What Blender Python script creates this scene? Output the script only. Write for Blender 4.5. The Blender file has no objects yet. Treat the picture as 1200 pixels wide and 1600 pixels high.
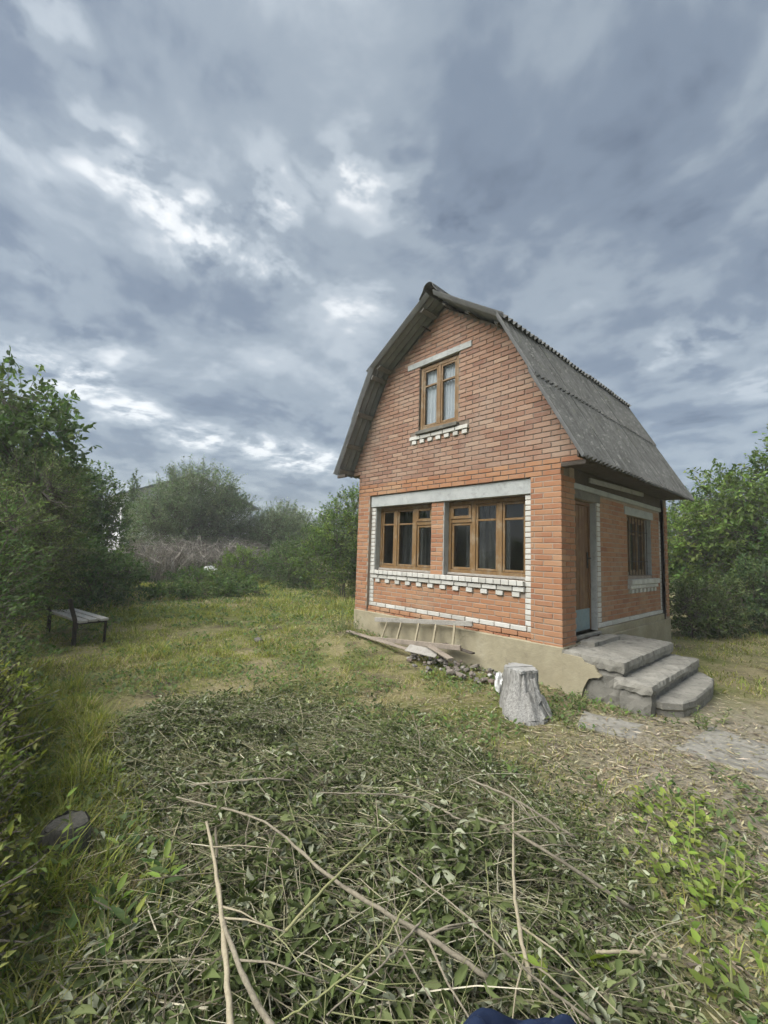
import bpy, bmesh, math, random
import numpy as np
from mathutils import Vector, Matrix, Euler

random.seed(7)
rng = np.random.default_rng(11)
SC = bpy.context.scene
COL = SC.collection
ZH = 0.64            # level of the house's lowest white brick row above the ground

# ------------------------------------------------------------------ camera
cam = bpy.data.cameras.new('camera')
cam.sensor_fit = 'VERTICAL'
cam.sensor_height = 36.0
cam.lens = 670.08 / 1600.0 * 36.0
cam.clip_start = 0.05
cam.clip_end = 3000.0
cam_ob = bpy.data.objects.new('camera', cam)
COL.objects.link(cam_ob)


def cam_matrix(pitch, roll, yaw, loc):
    F0 = Vector((-math.sin(yaw), math.cos(yaw), 0)); R0 = Vector((math.cos(yaw), math.sin(yaw), 0)); U0 = Vector((0, 0, 1))
    F = F0 * math.cos(pitch) + U0 * math.sin(pitch)
    U = -F0 * math.sin(pitch) + U0 * math.cos(pitch)
    R = R0 * math.cos(roll) + U * math.sin(roll)
    U2 = -R0 * math.sin(roll) + U * math.cos(roll)
    m = Matrix.Identity(4)
    for i in range(3):
        m[i][0] = R[i]; m[i][1] = U2[i]; m[i][2] = -F[i]; m[i][3] = loc[i]
    return m


CAM = Vector((2.5555, -5.4766, 1.0171 + ZH))
cam_ob.matrix_world = cam_matrix(0.09456, 0.03106, 0.83103, CAM)
SC.camera = cam_ob

# ------------------------------------------------------------------ sky, sun, exposure
SUN_EL, SUN_AZ = math.radians(50), math.radians(-108)      # azimuth of the sun measured from +x
world = bpy.data.worlds.new('World')
SC.world = world
world.use_nodes = True


def build_world():
    nt = world.node_tree; nt.nodes.clear(); n = nt.nodes; l = nt.links

    def mth(op, a, b=None, c=None, clamp=False):
        q = n.new('ShaderNodeMath'); q.operation = op; q.use_clamp = clamp
        for i, v in enumerate((a, b, c)):
            if v is None: continue
            if isinstance(v, (int, float)): q.inputs[i].default_value = v
            else: l.new(v, q.inputs[i])
        return q.outputs[0]

    def vm(op, a, b):
        q = n.new('ShaderNodeVectorMath'); q.operation = op
        for i, v in enumerate((a, b)):
            if isinstance(v, (tuple, list)): q.inputs[i].default_value = v
            else: l.new(v, q.inputs[i])
        return q

    def noise(vec, scale, detail=8, rough=.55, dist=0., lac=2.0):
        q = n.new('ShaderNodeTexNoise'); l.new(vec, q.inputs['Vector'])
        q.inputs['Scale'].default_value = scale; q.inputs['Detail'].default_value = detail
        q.inputs['Roughness'].default_value = rough; q.inputs['Distortion'].default_value = dist
        q.inputs['Lacunarity'].default_value = lac
        return q

    def mrange(v, a, b, c=0., d=1., smooth=True):
        q = n.new('ShaderNodeMapRange'); q.interpolation_type = 'SMOOTHSTEP' if smooth else 'LINEAR'
        l.new(v, q.inputs[0])
        for i, k in enumerate((a, b, c, d)): q.inputs[i + 1].default_value = k
        return q.outputs[0]

    tc = n.new('ShaderNodeTexCoord')
    sep = n.new('ShaderNodeSeparateXYZ'); l.new(tc.outputs['Generated'], sep.inputs[0])
    zz = mth('ADD', mth('MAXIMUM', sep.outputs[2], 0.0), 0.18)
    comb = n.new('ShaderNodeCombineXYZ')
    l.new(mth('DIVIDE', sep.outputs[0], zz), comb.inputs[0])
    l.new(mth('DIVIDE', sep.outputs[1], zz), comb.inputs[1])
    flat = comb.outputs[0]
    # domain warp
    w = noise(flat, 1.3, 2, .45)
    wv = vm('MULTIPLY', vm('SUBTRACT', w.outputs['Color'], (.5, .5, .5)).outputs[0], (.32, .32, 0)).outputs[0]
    vec = vm('ADD', flat, wv).outputs[0]
    n1 = noise(vec, 2.1, 4, .5, 0.).outputs[0]
    n2 = noise(vec, 6.0, 5, .57, 0.).outputs[0]
    n3 = noise(flat, .6, 1, .5).outputs[0]
    d = mth('ADD', mth('ADD', mth('MULTIPLY', n1, .52), mth('MULTIPLY', n2, .30)), mth('MULTIPLY', n3, .24))
    # the thin places of the cloud layer, where it lets more light through
    gaps = [(-.8, -.01, .06, .6), (-.9, .08, .06, .6), (-.98, .14, .08, .8), (-1.01, .2, .09, 1), (-1.06, .33, .11, 1), (-1.02, .5, .09, .8), (-.86, .42, .08, .8),
            (-.67, .54, .10, 1), (-.99, .72, .11, .5), (-1.07, -.03, .07, .4), (-1.9, .07, .13, .7), (-2.0, .18, .14, .9), (-2.14, .4, .15, .9), (-2.24, .77, .18, .95),
            (-2.2, 1.32, .23, .9), (-.32, 1.59, .16, .6), (-.19, 1.95, .14, .4), (-1.39, -.01, .09, .4), (-.62, .72, .09, .3), (-1.71, .23, .10, .5), (-2.2, 1.04, .18, .9),
            (.3, -1.1, .25, .8), (1.1, .6, .25, .8), (-.9, -1.3, .25, .8), (.8, -2.0, .35, .8), (2.0, 1.5, .35, .8), (-2.0, -1.6, .3, .8)]
    w2 = noise(flat, 7.0, 2, .6)
    wv2 = vm('MULTIPLY', vm('SUBTRACT', w2.outputs['Color'], (.5, .5, .5)).outputs[0], (.26, .26, 0)).outputs[0]
    vec2 = vm('ADD', flat, wv2).outputs[0]
    tot = None
    for (x, y, r, a) in gaps:
        dd = vm('DISTANCE', vec2, (x, y, 0)).outputs['Value']
        m = mrange(dd, r * 1.7, 0.0, 0., a)
        tot = m if tot is None else mth('MAXIMUM', tot, m)
    thin = mth('MULTIPLY', tot, mrange(n2, .30, .62))
    dens = mth('ADD', d, mth('MULTIPLY', thin, .30))
    ramp = n.new('ShaderNodeValToRGB'); l.new(dens, ramp.inputs[0])
    cr = ramp.color_ramp; cr.interpolation = 'EASE'
    stops = [(.38, (.128, .160, .212)), (.48, (.212, .258, .32)), (.57, (.325, .378, .43)), (.67, (.48, .535, .58)), (.80, (.84, .87, .88)), (.93, (1.08, 1.08, 1.06))]
    cr.elements[0].position = stops[0][0]; cr.elements[0].color = (*stops[0][1], 1)
    cr.elements[1].position = stops[-1][0]; cr.elements[1].color = (*stops[-1][1], 1)
    for p, c in stops[1:-1]:
        e = cr.elements.new(p); e.color = (*c, 1)
    sky = n.new('ShaderNodeTexSky'); sky.sky_type = 'NISHITA'; sky.sun_disc = False
    sky.sun_elevation = SUN_EL; sky.sun_rotation = math.pi / 2 - SUN_AZ
    sky.air_density = 1.0; sky.dust_density = 2.0
    cloud = vm('MULTIPLY', ramp.outputs[0], (SKYMUL, SKYMUL, SKYMUL)).outputs[0]
    mix = n.new('ShaderNodeMix'); mix.data_type = 'RGBA'
    mix.inputs['Factor'].default_value = .94
    l.new(sky.outputs[0], mix.inputs[6]); l.new(cloud, mix.inputs[7])
    bg = n.new('ShaderNodeBackground'); l.new(mix.outputs[2], bg.inputs[0]); bg.inputs[1].default_value = .10
    out = n.new('ShaderNodeOutputWorld'); l.new(bg.outputs[0], out.inputs[0])
    world.cycles.sampling_method = 'MANUAL'; world.cycles.sample_map_resolution = 512


SKYMUL = 2.57
build_world()
sun = bpy.data.lights.new('sun', 'SUN'); sun.energy = 1.5; sun.angle = math.radians(50); sun.color = (1, .98, .945)
sun_ob = bpy.data.objects.new('sun', sun); COL.objects.link(sun_ob)
sd = Vector((math.cos(SUN_EL) * math.cos(SUN_AZ), math.cos(SUN_EL) * math.sin(SUN_AZ), math.sin(SUN_EL)))
sun_ob.rotation_euler = (-sd).to_track_quat('-Z', 'Y').to_euler()
sun_ob.location = sd * 40
SC.view_settings.view_transform = 'Standard'
SC.view_settings.look = 'None'
SC.view_settings.gamma = 1.0
SC.view_settings.use_curve_mapping = False
SC.view_settings.exposure = 2.1
SC.render.engine = 'CYCLES'
SC.cycles.max_bounces = 4
SC.cycles.diffuse_bounces = 2
SC.cycles.transparent_max_bounces = 8
SC.cycles.transmission_bounces = 3
SC.cycles.glossy_bounces = 2
SC.cycles.volume_bounces = 1
SC.cycles.caustics_reflective = False
SC.cycles.caustics_refractive = False
SC.cycles.use_denoising = True
SC.cycles.use_adaptive_sampling = True
SC.cycles.adaptive_threshold = .03
SC.cycles.use_light_tree = False

# ------------------------------------------------------------------ helpers: objects
def empty(name, loc=(0, 0, 0), rz=0.0):
    o = bpy.data.objects.new(name, None); COL.objects.link(o)
    o.location = loc; o.rotation_euler = (0, 0, rz); o.empty_display_size = .2
    return o


def tag(o, label=None, cat=None, group=None, kind=None):
    if label: o['label'] = label
    if cat: o['category'] = cat
    if group: o['group'] = group
    if kind: o['kind'] = kind
    return o


def link_mesh(name, me, mat=None, parent=None, loc=None):
    o = bpy.data.objects.new(name, me); COL.objects.link(o)
    if mat is not None and len(me.materials) == 0: me.materials.append(mat)
    if parent is not None: o.parent = parent
    if loc is not None: o.location = loc
    return o


def mesh_np(name, V, T, tint=None, smooth=False):
    """triangle or quad mesh from arrays"""
    V = np.ascontiguousarray(V, dtype=np.float32); T = np.ascontiguousarray(T, dtype=np.int32)
    me = bpy.data.meshes.new(name)
    k = T.shape[1]
    me.vertices.add(len(V)); me.vertices.foreach_set('co', V.ravel())
    me.loops.add(T.size); me.loops.foreach_set('vertex_index', T.ravel())
    me.polygons.add(len(T)); me.polygons.foreach_set('loop_start', np.arange(0, T.size, k, dtype=np.int32))
    if smooth: me.polygons.foreach_set('use_smooth', np.ones(len(T), dtype=bool))
    if tint is not None:
        a = me.attributes.new('tint', 'FLOAT_COLOR', 'POINT')
        c = np.ones((len(V), 4), dtype=np.float32); c[:, :3] = tint
        a.data.foreach_set('color', c.ravel())
    me.update(calc_edges=True); me.validate()
    return me


def mesh_py(name, verts, faces, smooth=False):
    me = bpy.data.meshes.new(name); me.from_pydata([tuple(v) for v in verts], [], faces)
    if smooth:
        for p in me.polygons: p.use_smooth = True
    me.update(); return me


class MB:
    """collects simple shapes into one mesh"""
    def __init__(s): s.v = []; s.f = []
    def add(s, vs, fs):
        b = len(s.v); s.v += [tuple(v) for v in vs]; s.f += [tuple(b + i for i in f) for f in fs]
    def box(s, x0, x1, y0, y1, z0, z1, c=0.0):
        vs, fs = cbox((x0 + x1) / 2, (y0 + y1) / 2, (z0 + z1) / 2, abs(x1 - x0), abs(y1 - y0), abs(z1 - z0), c); s.add(vs, fs)
    def bar(s, a, b, w, h, c=0.003, up=(0, 0, 1)):
        a, b = Vector(a), Vector(b); d = b - a; L = d.length; d.normalize()
        u = Vector(up); r = d.cross(u)
        if r.length < 1e-4: r = d.cross(Vector((1, 0, 0)))
        r.normalize(); u = r.cross(d)
        vs, fs = cbox(0, 0, 0, w, L, h, c)
        m = (a + b) / 2
        s.add([m + r * v[0] + d * v[1] + u * v[2] for v in vs], fs)
    def prism_y(s, poly, y0, y1):
        n = len(poly)
        vs = [(x, y0, z) for x, z in poly] + [(x, y1, z) for x, z in poly]
        fs = [tuple(range(n)), tuple(range(2 * n - 1, n - 1, -1))] + [(i, n + i, n + (i + 1) % n, (i + 1) % n) for i in range(n)]
        s.add(vs, fs)
    def tube(s, pts, radii, sides=6, cap=True):
        vs, fs = tube(pts, radii, sides, cap); s.add(vs, fs)
    def build(s, name, mat, parent=None, smooth=False):
        me = mesh_py(name, s.v, s.f, smooth)
        bm = bmesh.new(); bm.from_mesh(me); bmesh.ops.recalc_face_normals(bm, faces=bm.faces); bm.to_mesh(me); bm.free()
        return link_mesh(name, me, mat, parent)


def cbox(cx, cy, cz, sx, sy, sz, c):
    hx, hy, hz = sx / 2, sy / 2, sz / 2
    if c <= 0:
        vs = [(cx + a * hx, cy + b * hy, cz + d * hz) for a in (-1, 1) for b in (-1, 1) for d in (-1, 1)]
        return vs, [(0, 1, 3, 2), (4, 6, 7, 5), (0, 4, 5, 1), (2, 3, 7, 6), (0, 2, 6, 4), (1, 5, 7, 3)]
    c = min(c, hx * .45, hy * .45, hz * .45)
    vs = []; idx = {}
    for a in (-1, 1):
        for b in (-1, 1):
            for d in (-1, 1):
                for ax in range(3):
                    p = [a * (hx - c), b * (hy - c), d * (hz - c)]
                    p[ax] = (a * hx, b * hy, d * hz)[ax]
                    idx[(a, b, d, ax)] = len(vs); vs.append((cx + p[0], cy + p[1], cz + p[2]))
    fs = []
    for a in (-1, 1):
        q = [idx[(a, -1, -1, 0)], idx[(a, 1, -1, 0)], idx[(a, 1, 1, 0)], idx[(a, -1, 1, 0)]]; fs.append(tuple(q if a > 0 else q[::-1]))
        q = [idx[(-1, a, -1, 1)], idx[(-1, a, 1, 1)], idx[(1, a, 1, 1)], idx[(1, a, -1, 1)]]; fs.append(tuple(q if a > 0 else q[::-1]))
        q = [idx[(-1, -1, a, 2)], idx[(1, -1, a, 2)], idx[(1, 1, a, 2)], idx[(-1, 1, a, 2)]]; fs.append(tuple(q if a > 0 else q[::-1]))
    for a in (-1, 1):
        for b in (-1, 1):
            s = a * b
            q = [idx[(a, b, -1, 0)], idx[(a, b, -1, 1)], idx[(a, b, 1, 1)], idx[(a, b, 1, 0)]]; fs.append(tuple(q if s > 0 else q[::-1]))
            q = [idx[(a, -1, b, 0)], idx[(a, 1, b, 0)], idx[(a, 1, b, 2)], idx[(a, -1, b, 2)]]; fs.append(tuple(q if s > 0 else q[::-1]))
            q = [idx[(-1, a, b, 1)], idx[(-1, a, b, 2)], idx[(1, a, b, 2)], idx[(1, a, b, 1)]]; fs.append(tuple(q if s > 0 else q[::-1]))
    for a in (-1, 1):
        for b in (-1, 1):
            for d in (-1, 1):
                q = [idx[(a, b, d, 0)], idx[(a, b, d, 1)], idx[(a, b, d, 2)]]; fs.append(tuple(q if a * b * d > 0 else q[::-1]))
    return vs, fs


def tube(pts, radii, sides=6, cap=True):
    pts = [Vector(p) for p in pts]; n = len(pts)
    if not hasattr(radii, '__len__'): radii = [radii] * n
    vs = []; fs = []; prev = None
    for i in range(n):
        t = (pts[min(i + 1, n - 1)] - pts[max(i - 1, 0)])
        if t.length < 1e-9: t = Vector((0, 0, 1))
        t.normalize()
        if prev is None:
            r = t.cross(Vector((0, 0, 1)))
            if r.length < 1e-3: r = t.cross(Vector((1, 0, 0)))
        else:
            r = prev - t * prev.dot(t)
            if r.length < 1e-5: r = t.cross(Vector((1, 0, 0)))
        r.normalize(); prev = r; b = t.cross(r)
        for k in range(sides):
            a = 2 * math.pi * k / sides
            vs.append(pts[i] + (r * math.cos(a) + b * math.sin(a)) * radii[i])
    for i in range(n - 1):
        for k in range(sides):
            k2 = (k + 1) % sides
            fs.append((i * sides + k, i * sides + k2, (i + 1) * sides + k2, (i + 1) * sides + k))
    if cap:
        fs.append(tuple(range(sides - 1, -1, -1))); fs.append(tuple((n - 1) * sides + k for k in range(sides)))
    return vs, fs


def smooth_path(ctrl, n=14, jit=0.0, rr=random):
    """Catmull-Rom through control points"""
    P = [Vector(c) for c in ctrl]
    P = [P[0] * 2 - P[1]] + P + [P[-1] * 2 - P[-2]]
    out = []; segs = len(P) - 3
    for j in range(n + 1):
        t = j / n * segs; i = min(int(t), segs - 1); u = t - i
        a, b, c, d = P[i:i + 4]
        q = .5 * ((2 * b) + (c - a) * u + (2 * a - 5 * b + 4 * c - d) * u * u + (3 * b - a - 3 * c + d) * u ** 3)
        if jit: q += Vector((rr.uniform(-jit, jit), rr.uniform(-jit, jit), rr.uniform(-jit, jit)))
        out.append(q)
    return out


# ------------------------------------------------------------------ helpers: materials
class Mat:
    def __init__(s, name, rough=.85, spec=.3):
        s.m = bpy.data.materials.new(name); s.m.use_nodes = True
        s.nt = s.m.node_tree; s.n = s.nt.nodes; s.l = s.nt.links
        s.b = s.n['Principled BSDF']; s.b.inputs['Roughness'].default_value = rough
        s.b.inputs['Specular IOR Level'].default_value = spec
        s.tc = s.n.new('ShaderNodeTexCoord')
    def coord(s, kind='Object', scale=(1, 1, 1)):
        q = s.n.new('ShaderNodeMapping'); s.l.new(s.tc.outputs[kind], q.inputs[0]); q.inputs['Scale'].default_value = scale
        return q.outputs[0]
    def pos(s, scale=(1, 1, 1)):
        g = s.n.new('ShaderNodeNewGeometry'); q = s.n.new('ShaderNodeMapping'); s.l.new(g.outputs['Position'], q.inputs[0]); q.inputs['Scale'].default_value = scale
        return q.outputs[0]
    def noise(s, vec, scale, detail=5, rough=.6, dist=0.):
        q = s.n.new('ShaderNodeTexNoise'); s.l.new(vec, q.inputs['Vector'])
        for k, v in (('Scale', scale), ('Detail', detail), ('Roughness', rough), ('Distortion', dist)): q.inputs[k].default_value = v
        return q.outputs[0]
    def voro(s, vec, scale, feature='F1', out='Distance'):
        q = s.n.new('ShaderNodeTexVoronoi'); q.feature = feature; s.l.new(vec, q.inputs['Vector']); q.inputs['Scale'].default_value = scale
        return q.outputs[out]
    def ramp(s, fac, stops, interp='LINEAR'):
        q = s.n.new('ShaderNodeValToRGB'); s.l.new(fac, q.inputs[0]); cr = q.color_ramp; cr.interpolation = interp
        def c4(c): return (c, c, c, 1) if isinstance(c, (int, float)) else (*c, 1)
        cr.elements[0].position = stops[0][0]; cr.elements[0].color = c4(stops[0][1])
        cr.elements[1].position = stops[-1][0]; cr.elements[1].color = c4(stops[-1][1])
        for p, c in stops[1:-1]:
            e = cr.elements.new(p); e.color = c4(c)
        return q.outputs[0]
    def mix(s, fac, a, b, blend='MIX'):
        q = s.n.new('ShaderNodeMix'); q.data_type = 'RGBA'; q.blend_type = blend
        for i, v in ((0, fac), (6, a), (7, b)):
            if isinstance(v, (int, float)):
                q.inputs[i].default_value = v if i == 0 else (v, v, v, 1)
            elif isinstance(v, (tuple, list)): q.inputs[i].default_value = (*v, 1)
            else: s.l.new(v, q.inputs[i])
        return q.outputs[2]
    def math(s, op, a, b=None, clamp=False):
        q = s.n.new('ShaderNodeMath'); q.operation = op; q.use_clamp = clamp
        for i, v in enumerate((a, b)):
            if v is None: continue
            if isinstance(v, (int, float)): q.inputs[i].default_value = v
            else: s.l.new(v, q.inputs[i])
        return q.outputs[0]
    def rand(s):
        g = s.n.new('ShaderNodeNewGeometry'); o = s.n.new('ShaderNodeObjectInfo')
        return s.math('FRACT', s.math('ADD', g.outputs['Random Per Island'], o.outputs['Random']))
    def color(s, c):
        if isinstance(c, (tuple, list)): s.b.inputs['Base Color'].default_value = (*c, 1)
        else: s.l.new(c, s.b.inputs['Base Color'])
        return s
    def rough(s, c):
        if isinstance(c, (int, float)): s.b.inputs['Roughness'].default_value = c
        else: s.l.new(c, s.b.inputs['Roughness'])
    def bump(s, h, strength=.4, dist=.02):
        q = s.n.new('ShaderNodeBump'); q.inputs['Strength'].default_value = strength; q.inputs['Distance'].default_value = dist
        s.l.new(h, q.inputs['Height']); s.l.new(q.outputs[0], s.b.inputs['Normal'])


M = {}


def make_materials():
    # fired clay brick: several firings, dust, lime bloom
    def brick(name, tones, bloom, bloomcol):
        m = Mat(name, .9, .2); p = m.pos()
        r = m.rand()
        c = m.ramp(r, [(i / (len(tones) - 1), t) for i, t in enumerate(tones)])
        g = m.noise(p, 9, 6, .7)
        c = m.mix(m.ramp(g, [(.35, 0.), (.7, .55)]), c, m.mix(.5, c, (.30, .20, .14)))
        big = m.noise(p, 1.1, 5, .65)
        c = m.mix(m.ramp(big, [(.48, 0.), (.72, bloom)]), c, bloomcol)
        sp = m.noise(p, 60, 3, .7)
        c = m.mix(m.ramp(sp, [(.58, 0.), (.75, .45)]), c, (.16, .10, .08))
        m.color(c); m.bump(m.math('ADD', m.noise(p, 38, 6, .75), m.math('MULTIPLY', sp, .6)), .55, .006)
        return m.m
    M['brick'] = brick('brick_orange', [(.32, .148, .073), (.355, .18, .092), (.295, .13, .066), (.38, .21, .115), (.325, .156, .08), (.265, .115, .062), (.365, .193, .102)], .6, (.37, .265, .17))
    M['brick_pale'] = brick('brick_weathered_veiled', [(.265, .152, .102), (.305, .187, .13), (.235, .13, .09), (.345, .235, .168), (.28, .163, .113), (.21, .115, .083), (.32, .202, .141)], .8, (.32, .25, .195))  # upper gable brick: weathering plus lens veil put into the colour
    m = Mat('white_silicate_brick', .85, .25); p = m.pos()
    c = m.ramp(m.rand(), [(0, (.48, .47, .425)), (.5, (.56, .55, .51)), (1, (.39, .38, .34))])
    c = m.mix(m.ramp(m.noise(p, 14, 6, .7), [(.45, 0.), (.8, .7)]), c, (.38, .36, .31))
    m.color(c); m.bump(m.noise(p, 45, 5, .7), .4, .004); M['white'] = m.m
    m = Mat('mortar', .95, .1); p = m.pos()
    c = m.ramp(m.noise(p, 6, 6, .7), [(.3, (.24, .19, .145)), (.7, (.36, .30, .24))])
    m.color(c); m.bump(m.noise(p, 60, 5, .7), .7, .006); M['mortar'] = m.m
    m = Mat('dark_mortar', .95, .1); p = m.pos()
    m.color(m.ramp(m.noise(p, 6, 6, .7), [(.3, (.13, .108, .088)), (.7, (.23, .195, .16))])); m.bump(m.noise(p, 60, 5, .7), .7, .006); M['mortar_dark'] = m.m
    m = Mat('render_plaster', .95, .1); p = m.pos()
    c = m.ramp(m.noise(p, 2.2, 7, .68), [(.3, (.23, .20, .135)), (.55, (.32, .285, .195)), (.75, (.37, .335, .245))])
    c = m.mix(m.ramp(m.noise(p, 7, 6, .75), [(.56, 0.), (.72, .75)]), c, (.22, .19, .14))
    m.color(c); m.bump(m.noise(p, 30, 7, .75), .6, .012); M['plaster'] = m.m

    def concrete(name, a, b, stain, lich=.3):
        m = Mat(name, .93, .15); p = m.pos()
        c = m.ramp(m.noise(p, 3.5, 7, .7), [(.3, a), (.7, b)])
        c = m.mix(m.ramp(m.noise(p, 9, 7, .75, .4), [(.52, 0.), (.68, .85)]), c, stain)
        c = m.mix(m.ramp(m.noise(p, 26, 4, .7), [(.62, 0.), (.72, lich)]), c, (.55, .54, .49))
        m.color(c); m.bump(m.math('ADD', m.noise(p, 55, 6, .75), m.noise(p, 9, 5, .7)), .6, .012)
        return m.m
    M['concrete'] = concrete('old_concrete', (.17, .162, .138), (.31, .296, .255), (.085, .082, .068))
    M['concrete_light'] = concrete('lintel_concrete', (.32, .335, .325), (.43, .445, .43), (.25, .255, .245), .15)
    M['concrete_dark'] = concrete('stained_shaded_concrete', (.11, .106, .09), (.215, .205, .178), (.09, .09, .075))
    # corrugated fibre cement
    m = Mat('fibre_cement', .92, .15); p = m.pos()
    c = m.ramp(m.noise(p, 1.6, 6, .7), [(.3, (.105, .106, .102)), (.7, (.165, .165, .158))])
    c = m.mix(m.ramp(m.rand(), [(0, 0.), (1, .5)]), c, (.11, .11, .105))
    st = m.noise(m.pos((1.5, 8, 1.0)), 2.6, 7, .75)
    c = m.mix(m.ramp(st, [(.46, 0.), (.66, .85)]), c, (.055, .057, .05))
    li = m.noise(p, 11, 7, .8)
    c = m.mix(m.ramp(li, [(.54, 0.), (.64, .65)]), c, (.30, .30, .275))
    c = m.mix(m.ramp(m.noise(p, 32, 4, .75), [(.56, 0.), (.66, .6)]), c, (.07, .07, .065))
    c = m.mix(m.ramp(m.noise(p, 5, 5, .7), [(.6, 0.), (.75, .5)]), c, (.15, .16, .10))
    m.color(c); m.bump(m.noise(p, 60, 5, .7), .4, .006); M['slate'] = m.m

    m = Mat('fibre_cement_underside', .92, .15); p = m.pos()
    c = m.ramp(m.noise(m.pos((2, 6, 2)), 2.2, 6, .7), [(.3, (.17, .176, .182)), (.7, (.25, .257, .262))])
    m.color(c); m.bump(m.noise(p, 60, 5, .7), .3, .005); M['slate_under'] = m.m

    def wood(name, a, b, worn, wornamt, rough=.6, axis=(1, 1, 1), spec=.3):
        m = Mat(name, rough, spec); p = m.pos(axis)
        g = m.noise(p, 14, 6, .65, .6)
        c = m.ramp(g, [(.3, a), (.7, b)])
        c = m.mix(m.ramp(m.noise(m.pos(), 5, 6, .7), [(.5, 0.), (.72, wornamt)]), c, worn)
        m.color(c); m.bump(g, .35, .004)
        return m.m
    M['frame_wood'] = wood('varnished_window_wood', (.125, .072, .028), (.235, .142, .06), (.28, .235, .165), .8, .5, (6, 6, .5))
    M['door_wood'] = wood('brown_door_wood', (.11, .055, .024), (.19, .10, .042), (.24, .155, .068), .7, .55, (9, 9, .5))
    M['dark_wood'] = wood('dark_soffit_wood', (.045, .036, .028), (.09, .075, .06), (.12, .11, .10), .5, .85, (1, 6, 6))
    M['slate_wood'] = wood('grey_batten_wood', (.13, .128, .12), (.20, .195, .185), (.09, .085, .08), .6, .9, (4, 1, 4))
    M['grey_wood'] = wood('weathered_grey_wood', (.22, .205, .18), (.40, .38, .34), (.15, .135, .115), .7, .9, (4, 4, 4))
    M['board_wood'] = wood('old_board_wood', (.20, .165, .13), (.34, .29, .235), (.12, .10, .08), .7, .9, (4, 4, 4))
    M['pale_wood'] = wood('pale_bare_wood', (.26, .22, .145), (.39, .345, .24), (.25, .21, .15), .6, .85, (6, 6, 6))
    M['stump_bark'] = wood('bleached_bark', (.085, .082, .074), (.35, .342, .315), (.08, .076, .064), .8, .92, (5, 5, .22))
    M['stump_top'] = wood('bleached_cut_wood', (.24, .235, .22), (.40, .395, .37), (.13, .12, .105), .8, .92, (5, 5, 5))
    M['seat_wood'] = wood('pale_grey_plank', (.33, .32, .29), (.52, .50, .46), (.22, .20, .17), .6, .9, (1, 5, 5))
    M['rotten'] = wood('rotten_stump_wood', (.055, .05, .042), (.15, .14, .12), (.05, .06, .03), .8, .95, (5, 5, 1))
    M['bark'] = wood('tree_bark', (.07, .058, .045), (.15, .13, .105), (.045, .04, .03), .7, .92, (5, 5, 1))
    M['twig'] = wood('dry_twig', (.15, .128, .09), (.30, .265, .195), (.10, .085, .06), .8, .88, (6, 6, 6))
    m = Mat('mixed_cut_stems', .85, .15); m.color(m.ramp(m.rand(), [(0, (.10, .085, .06)), (.3, (.20, .175, .12)), (.5, (.17, .18, .08)), (.75, (.30, .28, .17)), (.92, (.42, .38, .26)), (1, (.52, .48, .36))])); M['twig_mix'] = m.m
    M['green_cane'] = wood('green_cane', (.17, .18, .07), (.28, .28, .13), (.30, .26, .15), .5, .75, (6, 6, 6))
    M['blue_metal'] = wood('grey_blue_sheet_metal', (.16, .225, .235), (.22, .29, .30), (.24, .20, .15), .5, .55, (1, 1, 1), .5)
    M['dark_metal'] = wood('dark_painted_steel', (.02, .018, .016), (.045, .038, .03), (.09, .05, .03), .5, .55)
    M['grey_paint'] = wood('faded_grey_board', (.24, .24, .225), (.33, .33, .315), (.15, .14, .125), .6, .85, (2, 1, 6))
    # glass
    m = bpy.data.materials.new('window_glass'); m.use_nodes = True; nt = m.node_tree; nt.nodes.clear()
    fr = nt.nodes.new('ShaderNodeLayerWeight'); fr.inputs[0].default_value = .5
    pw = nt.nodes.new('ShaderNodeMath'); pw.operation = 'POWER'; pw.inputs[1].default_value = 5.0
    tr = nt.nodes.new('ShaderNodeBsdfTransparent'); tr.inputs[0].default_value = (.86, .88, .87, 1)
    gl = nt.nodes.new('ShaderNodeBsdfGlossy'); gl.inputs['Roughness'].default_value = .03
    mx = nt.nodes.new('ShaderNodeMixShader'); out = nt.nodes.new('ShaderNodeOutputMaterial')
    ad = nt.nodes.new('ShaderNodeMath'); ad.operation = 'MULTIPLY_ADD'; ad.inputs[1].default_value = .92; ad.inputs[2].default_value = .045; ad.use_clamp = True
    nt.links.new(fr.outputs['Facing'], pw.inputs[0]); nt.links.new(pw.outputs[0], ad.inputs[0]); nt.links.new(ad.outputs[0], mx.inputs[0]); nt.links.new(tr.outputs[0], mx.inputs[1]); nt.links.new(gl.outputs[0], mx.inputs[2]); nt.links.new(mx.outputs[0], out.inputs[0])
    M['glass'] = m
    m = Mat('curtain_cloth', .95, .1); m.color(m.ramp(m.noise(m.pos(), 3, 4), [(.3, (.50, .52, .58)), (.7, (.66, .68, .73))])); M['curtain'] = m.m
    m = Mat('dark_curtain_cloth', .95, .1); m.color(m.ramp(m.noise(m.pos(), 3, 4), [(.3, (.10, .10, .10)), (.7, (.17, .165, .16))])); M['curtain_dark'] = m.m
    m = Mat('interior_plaster', .95, .1); m.color((.20, .17, .14)); M['interior'] = m.m
    m = Mat('white_plastic', .5, .4); m.color(m.ramp(m.noise(m.pos(), 20, 4), [(.4, (.70, .71, .70)), (.8, (.50, .49, .46))])); M['plastic'] = m.m
    m = Mat('navy_cloth', .9, .15); p = m.pos()
    m.color(m.ramp(m.noise(p, 9, 5, .6), [(.3, (.008, .014, .034)), (.7, (.015, .025, .056))])); m.bump(m.noise(p, 240, 2, .5), .4, .002); M['navy'] = m.m
    m = Mat('stone_rubble', .93, .15); p = m.pos()
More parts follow.
